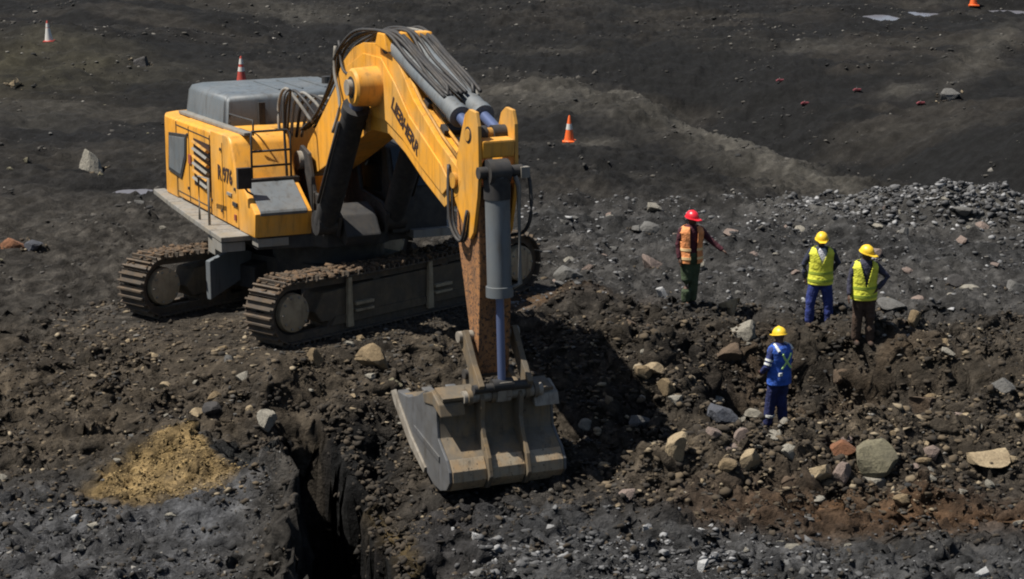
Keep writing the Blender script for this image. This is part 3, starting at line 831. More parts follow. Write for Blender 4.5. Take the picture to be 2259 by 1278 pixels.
# --- boom
BOOM = [(-.22, 2.72), (-.12, 2.90), (.7, 3.55), (1.42, 4.12), (1.78, 4.58), (2.3, 4.88), (2.85, 5.02), (3.6, 5.07), (4.2, 4.95), (4.55, 4.70), (5.0, 4.33), (6.0, 3.80), (6.78, 3.48), (6.88, 3.30), (6.76, 3.06),
        (6.24, 2.80), (5.42, 3.09), (4.66, 3.42), (3.95, 3.64), (3.2, 3.62), (2.45, 3.33), (1.3, 2.86), (.1, 2.40), (-.12, 2.46)]
mb = MB(); mb.prism(BOOM, -.33, .33, bevel=.012, ang=70)
BM = mb.build('boom', YEL, EX)
for yy in (-.365, .335):                                     # raised side flange plates
    mb = MB()
    fl = [(2.1, 4.55), (2.9, 4.85), (3.7, 4.85), (4.3, 4.5), (4.9, 4.05), (6.2, 3.45), (6.55, 3.2), (6.25, 3.0), (5.4, 3.3), (4.6, 3.65), (3.9, 3.85), (3.1, 3.85), (2.4, 3.6)]
    mb.prism(fl, yy, yy + .03, bevel=.01)
    mb.build('side_plate', YEL, BM)
for sd in (-1, 1):
    MB().tube([(3.50, sd * .33, 4.37), (3.50, sd * .76, 4.37), (3.50, sd * .80, 4.37)], [.33, .31, .27], 28).build('pin_boss', YEL, BM, smooth=True, angle=40)
    MB().tube([(3.50, sd * .78, 4.37), (3.50, sd * .88, 4.37)], .13, 14).build('pin_cap', WORN, BM, smooth=True, angle=40)
    MB().tube([(6.68, sd * .30, 3.28), (6.68, sd * .38, 3.28)], .12, 18).build('tip_pin', YEL_D, BM, smooth=True, angle=40)
    MB().tube([(-.02, sd * .30, 2.68), (-.02, sd * .55, 2.68)], .17, 18).build('foot_pin', WORN, BM, smooth=True, angle=40)
MB().box((2.95, -.36, 3.72), (.35, .10, .26), bevel=.02).build('lower_lug', YEL_D, BM)
text('LIEBHERR', .30, BROWN, BM, (4.74, -.369, 3.86), (.86, 0, -.51), (0, -1, 0))
for i in range(5):                                           # fittings on the boom's top plate
    t = i / 4
    MB().box((5.2 + 1.3 * t, -.05 + .1 * (i % 2), 4.27 - .68 * t), (.18, .28, .10), Matrix.Rotation(math.radians(28), 3, 'Y'), bevel=.015).build('pipe_clamp', WORN if i % 2 else DARK, BM)
for yy in (-.26, -.1, .12, .24):
    rail([(4.75, yy, 4.62), (5.2, yy, 4.30), (6.0, yy, 3.88), (6.65, yy, 3.60)], .028, BM, WORN if yy > 0 else YEL_D, 'pipe')
def ram(name, a, b, split, r, rr, mat, q, knuckle=True):
    a, b = Vector(a), Vector(b); d = (b - a); L = d.length; d.normalize()
    e = a + d * (L * split)
    mb = MB(); mb.tube([a, a + d * .02, e - d * .16, e - d * .155, e, e + d * .01], [r * .9, r, r, r * 1.12, r * 1.12, r * .8], 24)
    o = mb.build(name, mat, EX, smooth=True, angle=35)
    m2 = MB(); m2.cyl(e - d * .03, b, rr, 18); m2.build('rod', CHROME, o, smooth=True, angle=40)
    for p, er in ((a, r * 1.05), (b, max(rr * 1.5, r * .55))):
        m3 = MB(); m3.cyl(p - Vector((0, r * .9, 0)), p + Vector((0, r * .9, 0)), er, 20); m3.build('eye', DARK, o, smooth=True, angle=40)
    return o
for sd in (-1, 1):
    o = ram('boom_cylinder', (1.62, sd * .62, 1.84), (3.50, sd * .62, 4.37), .86, .205, .12, BLACK, 0)
    rail([(1.95, sd * .86, 2.25), (3.05, sd * .86, 3.75)], .03, o, DARK, 'pipe')
    o = ram('stick_cylinder', (3.85, sd * .20, 5.08), (7.18, sd * .19, 4.03), .82, .155, .085, GREY, 0)
    rail([(4.2, sd * .21 + .05, 5.24), (6.0, sd * .21 + .05, 4.62), (6.15, sd * .21, 4.52)], .03, o, DARK, 'pipe')
MB().prism([(3.6, 5.05), (4.15, 4.98), (4.0, 5.26), (3.72, 5.26)], -.42, .42, bevel=.02).build('cylinder_lug', YEL, BM)
# hoses looping over the boom head
rnd = random.Random(4)
for yy in (-.40, -.32, -.24, -.10, .0, .10, .24, .32, .38, .44):
    j = lambda s=.05: rnd.uniform(-s, s)
    pts = [(-.4, yy * .8, 3.2 + j()), (.45, yy * .8, 3.62 + j()), (1.22, yy * .8 + j(.03), 4.26 + j()), (1.68, yy, 4.74 + j()), (2.5, yy + j(.03), 5.10 + j()), (3.35, yy, 5.24 + j(.05)), (4.1, yy * .9, 5.22 + j(.05)), (4.8, yy * .8 + j(.03), 4.96 + j()), (5.6, yy * .8, 4.72 + j(.04)), (6.2, yy * .7, 4.50 + j(.04))]
    rail(curve_pts(pts, 5), .028, EX, DARK if rnd.random() < .85 else WALK, 'hydraulic_hose')
for k_, yy in enumerate((-.62, -.52, -.40, -.30, -.20)):      # hose loops between body and boom foot
    pts = [(-.75, yy, 3.0), (-.75 + .1 * k_, yy, 3.6), (-.45 + .14 * k_, yy * .95, 3.92 - .03 * k_), (-.05 + .14 * k_, yy * .8, 3.72 + .03 * k_), (.25 + .12 * k_, yy * .55, 3.38 + .10 * k_)]
    rail(curve_pts(pts, 5), .03, EX, WALK if k_ % 2 == 0 else DARK, 'hydraulic_hose')
rail(curve_pts([(1.6, -.37, 4.85), (1.62, -.40, 4.4), (1.9, -.42, 3.9), (1.75, -.5, 3.4)], 5), .03, EX, WALK, 'hydraulic_hose')
rail(curve_pts([(1.75, -.36, 4.95), (2.0, -.39, 4.5), (2.6, -.45, 4.45), (3.3, -.6, 4.42)], 5), .026, EX, DARK, 'hydraulic_hose')
for yy in (-.36, -.30):
    rail(curve_pts([(6.5, yy, 3.5), (6.62, yy - .06, 3.05), (6.75, yy - .08, 2.6), (7.05, yy - .04, 2.42), (7.2, yy, 2.9)], 5), .026, EX, DARK, 'hydraulic_hose')

# --- stick
mb = MB(); mb.prism([(6.60, 3.28), (7.45, 3.28), (7.40, 2.6), (7.42, 1.78), (7.36, .88), (7.32, .42), (7.24, .32), (7.14, .36), (7.06, .9), (6.84, 1.6), (6.57, 2.45), (6.55, 3.02)], -.26, .26, bevel=.02)
ST = mb.build('stick', RUST, EX)
EAR = [(6.95, 4.12), (7.05, 4.32), (7.22, 4.42), (7.46, 4.40), (7.54, 4.2), (7.56, 3.54), (7.50, 3.13), (7.34, 2.58), (7.22, 2.46), (7.08, 2.52), (6.60, 3.02), (6.74, 3.66)]
for yy in (-.325, .265):
    MB().prism(EAR, yy, yy + .06, bevel=.012).build('ear_plate', YEL, ST)
MB().prism([(7.30, 3.72), (7.56, 3.72), (7.58, 3.98), (7.30, 4.0)], -.26, .26, bevel=.03).build('cross_beam', YEL, ST)
MB().tube([(7.18, -.345, 4.03), (7.18, .345, 4.03)], .09, 18).build('pin', YEL_D, ST, smooth=True, angle=40)
o = ram('bucket_cylinder', (7.62, -.06, 3.52), (7.70, -.03, .30), .58, .185, .062, GREY, 0)
MB().tube([(7.622, -.06, 3.45), (7.63, -.058, 3.12)], .20, 20).build('hose_sleeve', BLACK, o, smooth=True, angle=40)
rail([(7.7, .20, 3.45), (7.74, .24, 3.3), (7.80, .23, 1.85), (7.74, .12, 1.78)], .038, o, WALK, 'pipe')
MB().tube([(7.62, -.36, 3.52), (7.62, .34, 3.52)], .09, 16).build('pin', DARK, ST, smooth=True, angle=40)
rail(curve_pts([(7.62, .3, 3.55), (7.70, .42, 3.45), (7.74, .44, 2.9), (7.6, .40, 2.6), (7.35, .3, 2.5)], 5), .028, EX, DARK, 'hydraulic_hose')
MB().box((7.62, .36, 3.50), (.22, .14, .16), bevel=.03).build('hose_fitting', WALK, ST)
# link work down to the bucket
for sd in (-1, 1):
    MB().prism([(7.05, 1.02), (7.22, 1.08), (7.55, .62), (7.82, .34), (7.74, .20), (7.56, .24), (7.30, .62), (7.05, .86)], sd * .40 - .045, sd * .40 + .045, bevel=.012).build('rocker_arm', BUCK, EX)
    MB().tube([(7.12, sd * .26, .96), (7.12, sd * .50, .96)], .085, 14).build('pin', WORN, ST, smooth=True, angle=40)
MB().prism([(7.64, .38), (7.80, .36), (7.72, .04), (7.56, .02)], -.12, .12, bevel=.03).build('bucket_link', WORN, EX)

# --- bucket
OUT = [(5.86, -.22), (6.5, -.74), (7.0, -1.06), (7.35, -1.22), (7.62, -1.25), (7.86, -1.18), (7.98, -1.04), (7.97, -.88), (7.86, -.72), (7.68, -.58), (7.54, -.46), (7.50, -.2), (7.50, .08), (7.34, .21)]
INN = [(7.28, .12), (7.42, .02), (7.43, -.22), (7.47, -.50), (7.63, -.66), (7.80, -.80), (7.88, -.92), (7.88, -1.0), (7.76, -1.08), (7.60, -1.14), (7.38, -1.11), (7.04, -.96), (6.54, -.64), (5.90, -.15)]
BK = MB().prism(OUT + INN, -.96, .96, bevel=.008, ang=40).build('bucket', BUCK, EX, smooth=True, angle=30)
SIDE = [(5.84, -.24)] + OUT[1:] + [(7.10, .19), (6.75, .02), (6.35, -.10), (5.92, -.10)]
for sd in (-1, 1):
    MB().prism(SIDE, sd * .965, sd * 1.01, bevel=.008).build('side_plate', BUCKS, BK)
    MB().prism([(5.72, -.14), (5.86, -.32), (6.5, -.84), (7.05, -1.12), (7.1, -1.02), (6.55, -.68), (6.0, -.22), (5.88, -.08)], sd * 1.01, sd * 1.05, bevel=.008).build('side_cutter', WORN, BK)
    MB().prism([(6.55, -.55), (6.62, -.48), (7.62, -.72), (7.62, -.80)], sd * 1.008, sd * 1.03).build('stiffener', BUCKS, BK)
    MB().prism([(7.0, .12), (7.36, .23), (7.64, .08), (7.70, -.10), (7.40, .02), (7.05, -.02)], sd * .60, sd * 1.03, bevel=.02).build('corner_box', BUCK if sd < 0 else WORN, BK)
    MB().prism([(7.02, .10), (7.10, .42), (7.22, .50), (7.34, .44), (7.60, .30), (7.78, .12), (7.74, -.2), (7.82, -.45), (8.0, -.72), (8.07, -1.0), (7.93, -1.2), (7.66, -1.29), (7.62, -1.24), (7.90, -1.0), (7.70, -.62), (7.48, -.45), (7.48, .04)], sd * .33 - .035, sd * .33 + .035, bevel=.012).build('hinge_ear', BUCK, BK)
MB().box((7.50, -.02, .20), (.34, 1.9, .05), Matrix.Rotation(math.radians(18), 3, 'Y'), bevel=.012).build('top_plate', BUCK, BK)
MB().tube([(7.62, -.62, .15), (7.62, .74, .15)], .10, 20).build('torque_tube', WORN, BK, smooth=True, angle=40)
for yy in (-.52, -.12, .12, .46, .62):
    MB().tube([(7.62, yy - .035, .15), (7.62, yy + .035, .15)], .125, 20).build('collar', BUCK, BK, smooth=True, angle=40)
MB().tube([(7.23, -.42, .40), (7.23, .42, .40)], .075, 16).build('hinge_pin', DARK, BK, smooth=True, angle=40)
MB().tube([(7.72, -.48, .28), (7.72, .48, .28)], .07, 16).build('hinge_pin', DARK, BK, smooth=True, angle=40)
for y0_, y1_ in ((-.95, -.38), (-.28, .28), (.38, .95)):
    MB().prism([(7.985, -.88), (7.995, -1.04), (7.87, -1.195), (7.62, -1.265), (7.62, -1.24), (7.85, -1.17), (7.96, -1.03), (7.95, -.88), (7.85, -.73), (7.875, -.715)], y0_, y1_, bevel=.006).build('heel_plate', HEEL, BK)
for yy in ():
    MB().prism([(7.98, -.84), (8.0, -1.01), (7.87, -1.2), (7.63, -1.29), (7.36, -1.26), (7.36, -1.2), (7.61, -1.23), (7.82, -1.14), (7.92, -1.0), (7.91, -.84)], yy - .07, yy + .07, bevel=.006).build('wear_strip', BUCK, BK)
for yy in (-.84, -.42, 0, .42, .84):
    MB().prism([(6.02, -.38), (6.04, -.22), (5.90, -.16), (5.70, -.14), (5.80, -.26)], yy - .09, yy + .09, bevel=.02).build('tooth', BUCKS, BK)
BK.matrix_local = Matrix.Translation((0, -.05, 0)) @ Matrix.Diagonal((1, .955, 1, 1))

# ------------------------------------------------------------------ people
def remeshed(mb, voxel, name, smooth_it=2):
    me = mb.mesh(name)
    o = bpy.data.objects.new(name, me); COL.objects.link(o)
    m = o.modifiers.new('r', 'REMESH'); m.mode = 'VOXEL'; m.voxel_size = voxel; m.use_smooth_shade = True
    s = o.modifiers.new('s', 'SMOOTH'); s.iterations = smooth_it; s.factor = .5
    dg = bpy.context.evaluated_depsgraph_get()
    out = bpy.data.meshes.new_from_object(o.evaluated_get(dg))
    bpy.data.objects.remove(o); bpy.data.meshes.remove(me)
    out.name = name
    return out
def limb(mb, pts, rs, n=12):
    P = [Vector(p) for p in pts]
    d0, d1 = (P[0] - P[1]).normalized(), (P[-1] - P[-2]).normalized()
    P = [P[0] + d0 * rs[0] * .8] + [P[0] + d0 * rs[0] * .45] + P + [P[-1] + d1 * rs[-1] * .45, P[-1] + d1 * rs[-1] * .8]
    R = [rs[0] * .3, rs[0] * .85] + list(rs) + [rs[-1] * .85, rs[-1] * .3]
    mb.tube(P, R, n)
TORSO = [(.80, .145, .105), (.90, .172, .122), (1.0, .160, .113), (1.12, .158, .112), (1.25, .178, .122), (1.36, .188, .118), (1.43, .160, .098), (1.475, .085, .072), (1.50, .058, .058)]
def trows(inf, z0=0, z1=9, cy=0.0):
    return [(0, cy, z, rx + inf, ry + inf) for z, rx, ry in TORSO if z0 <= z <= z1]
def head_mesh(mb, M):
    tmp = MB()
    rows = []
    for i in range(13):
        a = -math.pi / 2 + math.pi * i / 12
        z = 1.605 + .118 * math.sin(a)
        c = max(math.cos(a), .08)
        jaw = 1 - .20 * max(0, -math.sin(a))
        rows.append((0, -.012 + .012 * math.sin(a), z, .076 * c * jaw, .096 * c * (1 - .10 * max(0, -math.sin(a)))))
    tmp.rings(rows, 18)
    tmp.box((0, -.104, 1.592), (.024, .035, .045)); tmp.box((0, -.098, 1.545), (.045, .02, .016)); tmp.box((0, -.096, 1.625), (.10, .02, .014))
    for s in (-1, 1): tmp.box((s * .078, .0, 1.60), (.018, .04, .06))
    for v in tmp.bm.verts: v.co = M @ v.co
    me = tmp.mesh('h'); mb.bm.from_mesh(me); bpy.data.meshes.remove(me)
def hand(mb, w, d, side, curl=.5):
    w, d = Vector(w), Vector(d).normalized()
    ax = Vector((0, 1, 0)) - d * d.y
    ax.normalize()                                  # across the knuckles
    nr = d.cross(ax) * (1 if side > 0 else -1)      # palm normal (towards the body)
    for k in (-1, 0, 1): limb(mb, [w + ax * .014 * k, w + d * .075 + ax * .022 * k], [.021, .019], 8)
    for k, ln in zip((-1.5, -.5, .5, 1.5), (.060, .074, .078, .068)):
        b = w + d * .085 + ax * .019 * k
        m = b + d * ln * .5 - nr * ln * .12 * curl
        e = m + d * ln * .42 - nr * ln * .38 * curl
        limb(mb, [b - d * .02, b, m, e], [.0095, .0095, .009, .0075], 8)
    t = w + d * .03 - ax * .034
    limb(mb, [w + d * .015 - ax * .015, t, t + d * .035 - ax * .018, t + d * .06 - ax * .016], [.014, .012, .011, .009], 8)
def ellipse_shell(rows, n, keep, th=.008):
    """open shell round the torso; keep(angle, z) decides which faces stay"""
    mb = MB()
    rr = [[mb.bm.verts.new((x + rx * math.cos(k * 2 * math.pi / n), y + ry * math.sin(k * 2 * math.pi / n), z)) for k in range(n)] for x, y, z, rx, ry in rows]
    for i in range(len(rr) - 1):
        for k in range(n):
            a = (k + .5) * 2 * math.pi / n
            zc = (rows[i][2] + rows[i + 1][2]) / 2
            xc = rows[i][3] * math.cos(a)
            if keep(xc, math.sin(a), zc): mb.bm.faces.new((rr[i][k], rr[i][(k + 1) % n], rr[i + 1][(k + 1) % n], rr[i + 1][k]))
    for v in [v for v in mb.bm.verts if not v.link_faces]: mb.bm.verts.remove(v)
    mb.bm.normal_update()
    bmesh.ops.solidify(mb.bm, geom=mb.bm.faces[:], thickness=th)
    return mb
def dense(rows, k=4):
    out = []
    for a, b in zip(rows[:-1], rows[1:]):
        for j in range(k): out.append(tuple(a[i] + (b[i] - a[i]) * j / k for i in range(5)))
    return out + [rows[-1]]
SKIN = plain('dark_skin', (.085, .042, .026), .6, .15, 20, 0)
CLOTH = {}
def cloth(name, c, rough=.9):
    if name not in CLOTH: CLOTH[name] = plain(name, c, rough, .5, 7, .9, .06)
    return CLOTH[name]
SILVER = plain('reflective_tape', (.60, .61, .58), .45, .1, 30, 0)
LIMETAPE = plain('lime_tape', (.42, .66, .22), .5, .1, 30, 0)
def person(loc, yaw, label, arms, legs, hat, jacket, trousers, boots, vest=None, band=None, gap=None, head_yaw=0, head_pitch=0, scale=.99, lean=0):
    M = Matrix.Translation(loc) @ Matrix.Rotation(math.radians(yaw), 4, 'Z') @ Matrix.Rotation(math.radians(lean), 4, 'X') @ Matrix.Scale(scale, 4)
    HM = Matrix.Translation((0, 0, 1.50)) @ Matrix.Rotation(math.radians(head_yaw), 4, 'Z') @ Matrix.Rotation(math.radians(head_pitch), 4, 'X') @ Matrix.Translation((0, 0, -1.50))
    mb = MB()
    mb.rings(trows(-.012), 24)
    limb(mb, [(0, .005, 1.44), (0, 0, 1.53)], [.055, .052])
    head_mesh(mb, HM)
    L = {}
    for s in (-1, 1):
        hip = Vector((s * .088, 0, .88)); kn, an = Vector(legs[s][0]), Vector(legs[s][1])
        L[s] = (hip, kn, an)
        limb(mb, [hip, (hip + kn) / 2, kn, (kn * .6 + an * .4), an], [.082, .072, .054, .055, .040])
        limb(mb, [an + Vector((0, .03, -.02)), an + Vector((0, -.12, -.045))], [.035, .030])
        sh = Vector((s * .175, 0, 1.395)); el, wr = Vector(arms[s][0]), Vector(arms[s][1])
        limb(mb, [sh, (sh + el) / 2, el, (el * .6 + wr * .4), wr], [.056, .047, .038, .037, .026])
        hand(mb, wr, wr - el, s)
    body = link('person', remeshed(mb, .0085, 'person', 1), None, SKIN, True)
    body.matrix_world = M
    tag(body, label, 'person')
    # trousers
    mb = MB(); mb.rings([(0, 0, z, rx + .016, ry + .018) for z, rx, ry in TORSO if z < 1.02], 24)
    for s in (-1, 1):
        hip, kn, an = L[s]
        limb(mb, [hip, (hip + kn) / 2, kn, (kn * .5 + an * .5), an + Vector((0, .005, .02))], [.112, .108, .096, .090, .082])
    link('trousers', remeshed(mb, .014, 'trousers'), body, trousers, True)
    # boots
    for s in (-1, 1):
        an = L[s][2]
        mb = MB(); limb(mb, [an + Vector((0, .01, .04)), an + Vector((0, .012, -.04))], [.055, .054])
        limb(mb, [an + Vector((0, .035, -.045)), an + Vector((0, -.06, -.052)), an + Vector((0, -.15, -.058))], [.047, .046, .040])
        for v in mb.bm.verts: v.co.z = max(v.co.z, an.z - .09)
        link('boot', remeshed(mb, .012, 'boot', 1), body, boots, True)
    # jacket with sleeves
    mb = MB(); mb.rings([(0, 0, z, rx + .014, ry + .014) for z, rx, ry in TORSO if z > .88], 24)
    for s in (-1, 1):
        sh = Vector((s * .175, 0, 1.395)); el, wr = Vector(arms[s][0]), Vector(arms[s][1])
        limb(mb, [sh, (sh + el) / 2, el, (el * .5 + wr * .5), wr * .92 + el * .08], [.074, .066, .056, .052, .046])
    jk = link('jacket', remeshed(mb, .013, 'jacket'), body, jacket, True)
    # vest
    if vest:
        rows = dense([(0, 0, z, rx + .060, ry + .050) for z, rx, ry in [(.80, .165, .122)] + TORSO if .79 < z < 1.48 and (z, rx) != (.80, .145)], 9)
        front = lambda sn: sn < -.25
        keep = lambda x, sn, z: not (front(sn) and abs(x) < gap(z)) and not (abs(x) > .165 and 1.20 < z < 1.36 and abs(sn) < .45)
        VE = ellipse_shell(rows, 120, keep, .01).build('vest', vest, body, smooth=True)
        if band:
            for z in band[1]:
                rws = [(0, 0, zz, r[3] + .006, r[4] + .006) for zz in (z - .024, z + .024) for r in [min(rows, key=lambda q: abs(q[2] - zz))]]
                ellipse_shell(rws, 48, lambda x, sn, zz: not (front(sn) and abs(x) < gap(zz)), .006).build('reflective_band', band[0], VE)
    # hard hat
    hb = MB()
    rows = []
    for i in range(9):
        a = i / 8 * math.pi / 2
        rows.append((0, .002, 1.640 + .125 * math.sin(a), max(.112 * math.cos(a), .006), max(.136 * math.cos(a), .008)))
    hb.rings(rows, 28)
    hb.rings([(0, -.006, 1.628, .128, .156), (0, -.006, 1.642, .124, .150)], 28)
    hb.prism([(-.085, -.12), (.085, -.12), (.05, -.215), (-.05, -.215)], 1.622, 1.638, axis='z', bevel=.006)
    hb.prism([(-.12, 1.67), (-.06, 1.752), (0, 1.776), (.06, 1.752), (.12, 1.67)], -.012, .012, axis='x', bevel=.004)
    for v in hb.bm.verts: v.co = HM @ v.co
    hb.build('hard_hat', hat, body, smooth=True, angle=50)
    return body, jk
HATY = plain('yellow_hard_hat', (.80, .52, .03), .42, .22, 9, 0)
HATR = plain('red_hard_hat', (.62, .02, .035), .35, .05, 4, 0)
LIME = plain('lime_vest', (.80, .80, .07), .8, .38, 7, .9, .05)
LIMED = plain('lime_band', (.34, .42, .05), .5, .15, 30, 0)
ORANGE = plain('orange_vest', (.90, .34, .12), .8, .38, 7, .9, .05)
LEG = lambda xl, yl, xr, yr: {-1: ((xl * .95, yl * .5 - .02, .48), (xl, yl, .085)), 1: ((xr * .9, yr * .5 - .02, .48), (xr, yr, .085))}
def stand(x, y, dz=0.0): return Vector((x, y, hz(x, y) + dz - .05))

person(stand(*PEOPLE[0]), 16, 'person in a red hard hat, open orange vest and green trousers, one arm held out',
       {-1: ((-.245, .02, 1.13), (-.235, -.05, .89)), 1: ((.36, -.03, 1.19), (.55, -.16, 1.02))}, LEG(-.09, -.02, .07, .06),
       HATR, cloth('maroon_shirt', (.075, .012, .022)), cloth('green_trousers', (.050, .075, .035)), cloth('black_boot', (.015, .015, .014)),
       vest=ORANGE, band=(plain('pale_orange_band', (.85, .60, .30), .6, .1, 30, 0), (.90, 1.06)), gap=lambda z: .072, head_yaw=22, head_pitch=8)
y1, y1j = person(stand(*PEOPLE[1]), 2, 'person in a yellow hard hat, lime vest over a white shirt and blue trousers',
       {-1: ((-.30, .03, 1.15), (-.27, .06, .90)), 1: ((.33, .07, 1.17), (.20, .16, .98))}, LEG(-.18, .0, .16, -.06),
       HATY, cloth('navy_jacket', (.028, .032, .060)), cloth('blue_trousers', (.022, .038, .19)), cloth('white_shoe', (.42, .43, .45)),
       vest=LIME, band=(LIMED, (.88, 1.02)), gap=lambda z: max(.0, (z - 1.18) * .40), head_yaw=-4, head_pitch=10)
person(stand(*PEOPLE[2]), 6, 'person in a yellow hard hat, lime vest and brown trousers, one hand on the hip',
       {-1: ((-.255, .0, 1.13), (-.28, -.07, .89)), 1: ((.42, .03, 1.17), (.215, -.07, .99))}, LEG(-.11, .02, .12, -.04),
       HATY, cloth('grey_blue_jacket', (.045, .045, .075)), cloth('brown_trousers', (.062, .036, .022)), cloth('brown_boot', (.05, .03, .02)),
       vest=LIME, band=(LIMED, (.87, 1.02)), gap=lambda z: max(.0, (z - 1.02) * .26), head_yaw=38, head_pitch=14)
bl, bj = person(stand(*PEOPLE[3], -.06), -142, 'person in a yellow hard hat and blue overalls with a taped cross on the back',
       {-1: ((-.27, -.02, 1.13), (-.17, -.22, 1.04)), 1: ((.275, -.01, 1.13), (.20, -.20, .98))}, LEG(-.08, .04, .10, -.14),
       HATY, cloth('navy_overall', (.025, .04, .16)), cloth('navy_overall_legs', (.018, .026, .11)), cloth('dark_boot', (.02, .02, .03)),
       vest=cloth('bright_blue_vest', (.03, .11, .50)), gap=lambda z: .02, head_yaw=-8, head_pitch=12)
ellipse_shell([(0, 0, z, rx + .034, ry + .026) for z, rx, ry in TORSO if 1.1 < z < 1.48], 60, lambda x, sn, z: sn < -.4 and abs(x) < .085, .006).build('white_shirt', cloth('white_shirt', (.66, .66, .70)), y1, smooth=True)
for sg in (-1, 1):                                             # cross of tape on the back, shoulder and sleeve tape
    mb = MB()
    mb.tube([(sg * .095, .176, 1.34), (sg * .05, .182, 1.26), (-sg * .03, .178, 1.17), (-sg * .10, .166, 1.09)], .021, 8)
    for v in mb.bm.verts: v.co.y = .162 + (v.co.y - .162) * .5
    mb.build('tape_cross', LIMETAPE, bl)
    mb = MB(); mb.tube([(sg * .11, -.02, 1.475), (sg * .15, .08, 1.445), (sg * .15, .14, 1.39)], .026, 8); mb.build('shoulder_tape', SILVER, bl)
el, sh, wr = Vector((.275, -.01, 1.13)), Vector((.175, 0, 1.395)), Vector((.20, -.20, .98))
for a, b, t, r in ((sh, el, .62, .069), (sh, el, .86, .066)):
    d = (b - a).normalized(); c = a + (b - a) * t
    MB().cyl(c - d * .018, c + d * .018, r, 16).build('sleeve_band', SILVER, bl)
for xx, yy, zz in ((.10, -.10, .24), (-.08, .02, .22)):
    MB().cyl((xx, yy, zz - .02), (xx, yy + .005, zz + .02), .084, 16).build('leg_band', SILVER, bl)
MB().box((.12, .150, 1.0), (.07, .03, .05), bevel=.006).build('pocket_label', SILVER, bl)

# ------------------------------------------------------------------ traffic cones and markers
CONE = plain('orange_cone_plastic', (.78, .13, .02), .5, .15, 5, 0)
CONER = plain('faded_red_cone_plastic', (.42, .06, .04), .5, .2, 5, 0)
CONEW = plain('cone_white_band', (.55, .53, .49), .45, .1, 8, 0)
def cone(x, y, h, label, mat, bands, tilt=0):
    z = hz(x, y)
    E = empty('traffic_cone', Matrix.Translation((x, y, z - .01)) @ Matrix.Rotation(math.radians(tilt), 4, 'Y') @ Matrix.Scale(h / .75, 4), label=label, cat='traffic cone', group='cones marking out the working area')
    MB().box((0, 0, .02), (.38, .38, .04), bevel=.012).build('base', mat, E)
    r = lambda zz: .145 - .118 * (zz - .03) / .72
    MB().rings([(0, 0, .035, .165, .165), (0, 0, .06, .142, .142)] + [(0, 0, zz, r(zz), r(zz)) for zz in (.06, .4, .72)] + [(0, 0, .75, .018, .018)], 24).build('shell', mat, E, smooth=True, angle=50)
    for a, b in bands:
        MB().rings([(0, 0, a, r(a) + .004, r(a) + .004), (0, 0, b, r(b) + .004, r(b) + .004)], 24).build('white_band', CONEW, E, smooth=True, angle=50)
cone(*CONES[0], .66, 'pale sun-bleached traffic cone on the dry olive bank', CONER, [(.06, .50), (.52, .66)], -3)
cone(*CONES[1], .80, 'faded red traffic cone with two white bands behind the grey engine hood', CONER, [(.33, .45), (.53, .68)])
cone(*CONES[2], .70, 'bright orange traffic cone with one white band on open dark ground', CONE, [(.36, .52)])
cone(*CONES[3], .75, 'orange and white traffic cone beside the standing water', CONE, [(.36, .52)])
FLAG = plain('red_marker_plastic', (.17, .03, .035), .6, .2, 12, 0)
for x, y in FLAGS:
    z = hz(x, y)
    E = empty('ground_marker', Matrix.Translation((x, y, z)), label='small red marker strip lying over a short peg on dark ground', cat='marker', group='red markers on the dark slope')
    MB().tube([(0, 0, -.05), (0, 0, .12)], .012, 8).build('peg', WALK, E)
    MB().prism([(-.11, .03), (-.04, .08), (.04, .07), (.13, .07), (.12, .03), (.03, .02), (-.04, .03), (-.10, .0)], -.05, .07).build('strip', FLAG, E)

# ------------------------------------------------------------------ loose rock: single boulders
def rock_mesh(name, seed, sub=2, cuts=11, rough=.07):
    rnd = random.Random(seed)
    bm = bmesh.new()
    bmesh.ops.create_icosphere(bm, subdivisions=sub, radius=1.0)
    pl = []
    for i in range(cuts):
        d = Vector((rnd.gauss(0, 1), rnd.gauss(0, 1), rnd.gauss(0, .9))).normalized()
        pl.append((d, rnd.uniform(.34, .66)))
    off = Vector((rnd.random() * 50, rnd.random() * 50, 0))
    for v in bm.verts:
        p = v.co.copy()
        for d, t in pl:
            e = p.dot(d) - t
            if e > 0: p -= d * e * .96
        p *= 1 + rough * mnoise.fractal(p * 2.4 + off, 1.0, 2.0, 3)
        v.co = p
    for ax in range(3):
        lo, hi = min(v.co[ax] for v in bm.verts), max(v.co[ax] for v in bm.verts)
        for v in bm.verts: v.co[ax] = (v.co[ax] - (lo + hi) / 2) / (hi - lo)
    me = bpy.data.meshes.new(name); bm.to_mesh(me); bm.free()
    return me
RC = {
 'cream': ((.30, .235, .145), (.20, .15, .09)), 'tan': ((.185, .135, .075), (.12, .085, .045)), 'pale': ((.24, .22, .18), (.15, .14, .115)),
 'grey': ((.115, .112, .105), (.075, .072, .066)), 'olive': ((.15, .135, .085), (.095, .085, .055)), 'rust': ((.20, .085, .040), (.13, .06, .03)),
 'pink': ((.20, .15, .125), (.13, .10, .085)), 'dark': ((.045, .042, .040), (.028, .026, .026)), 'blue': ((.075, .080, .095), (.05, .052, .06)),
 'white': ((.40, .40, .39), (.26, .26, .26)), 'brown': ((.10, .068, .042), (.065, .045, .03))}
RC = {k_: tuple(tuple(min(.5, c_ * 1.2) for c_ in t_) for t_ in v_) for k_, v_ in RC.items()}
RM = {k_: rockmat(k_ + '_stone', *v_) for k_, v_ in RC.items()}
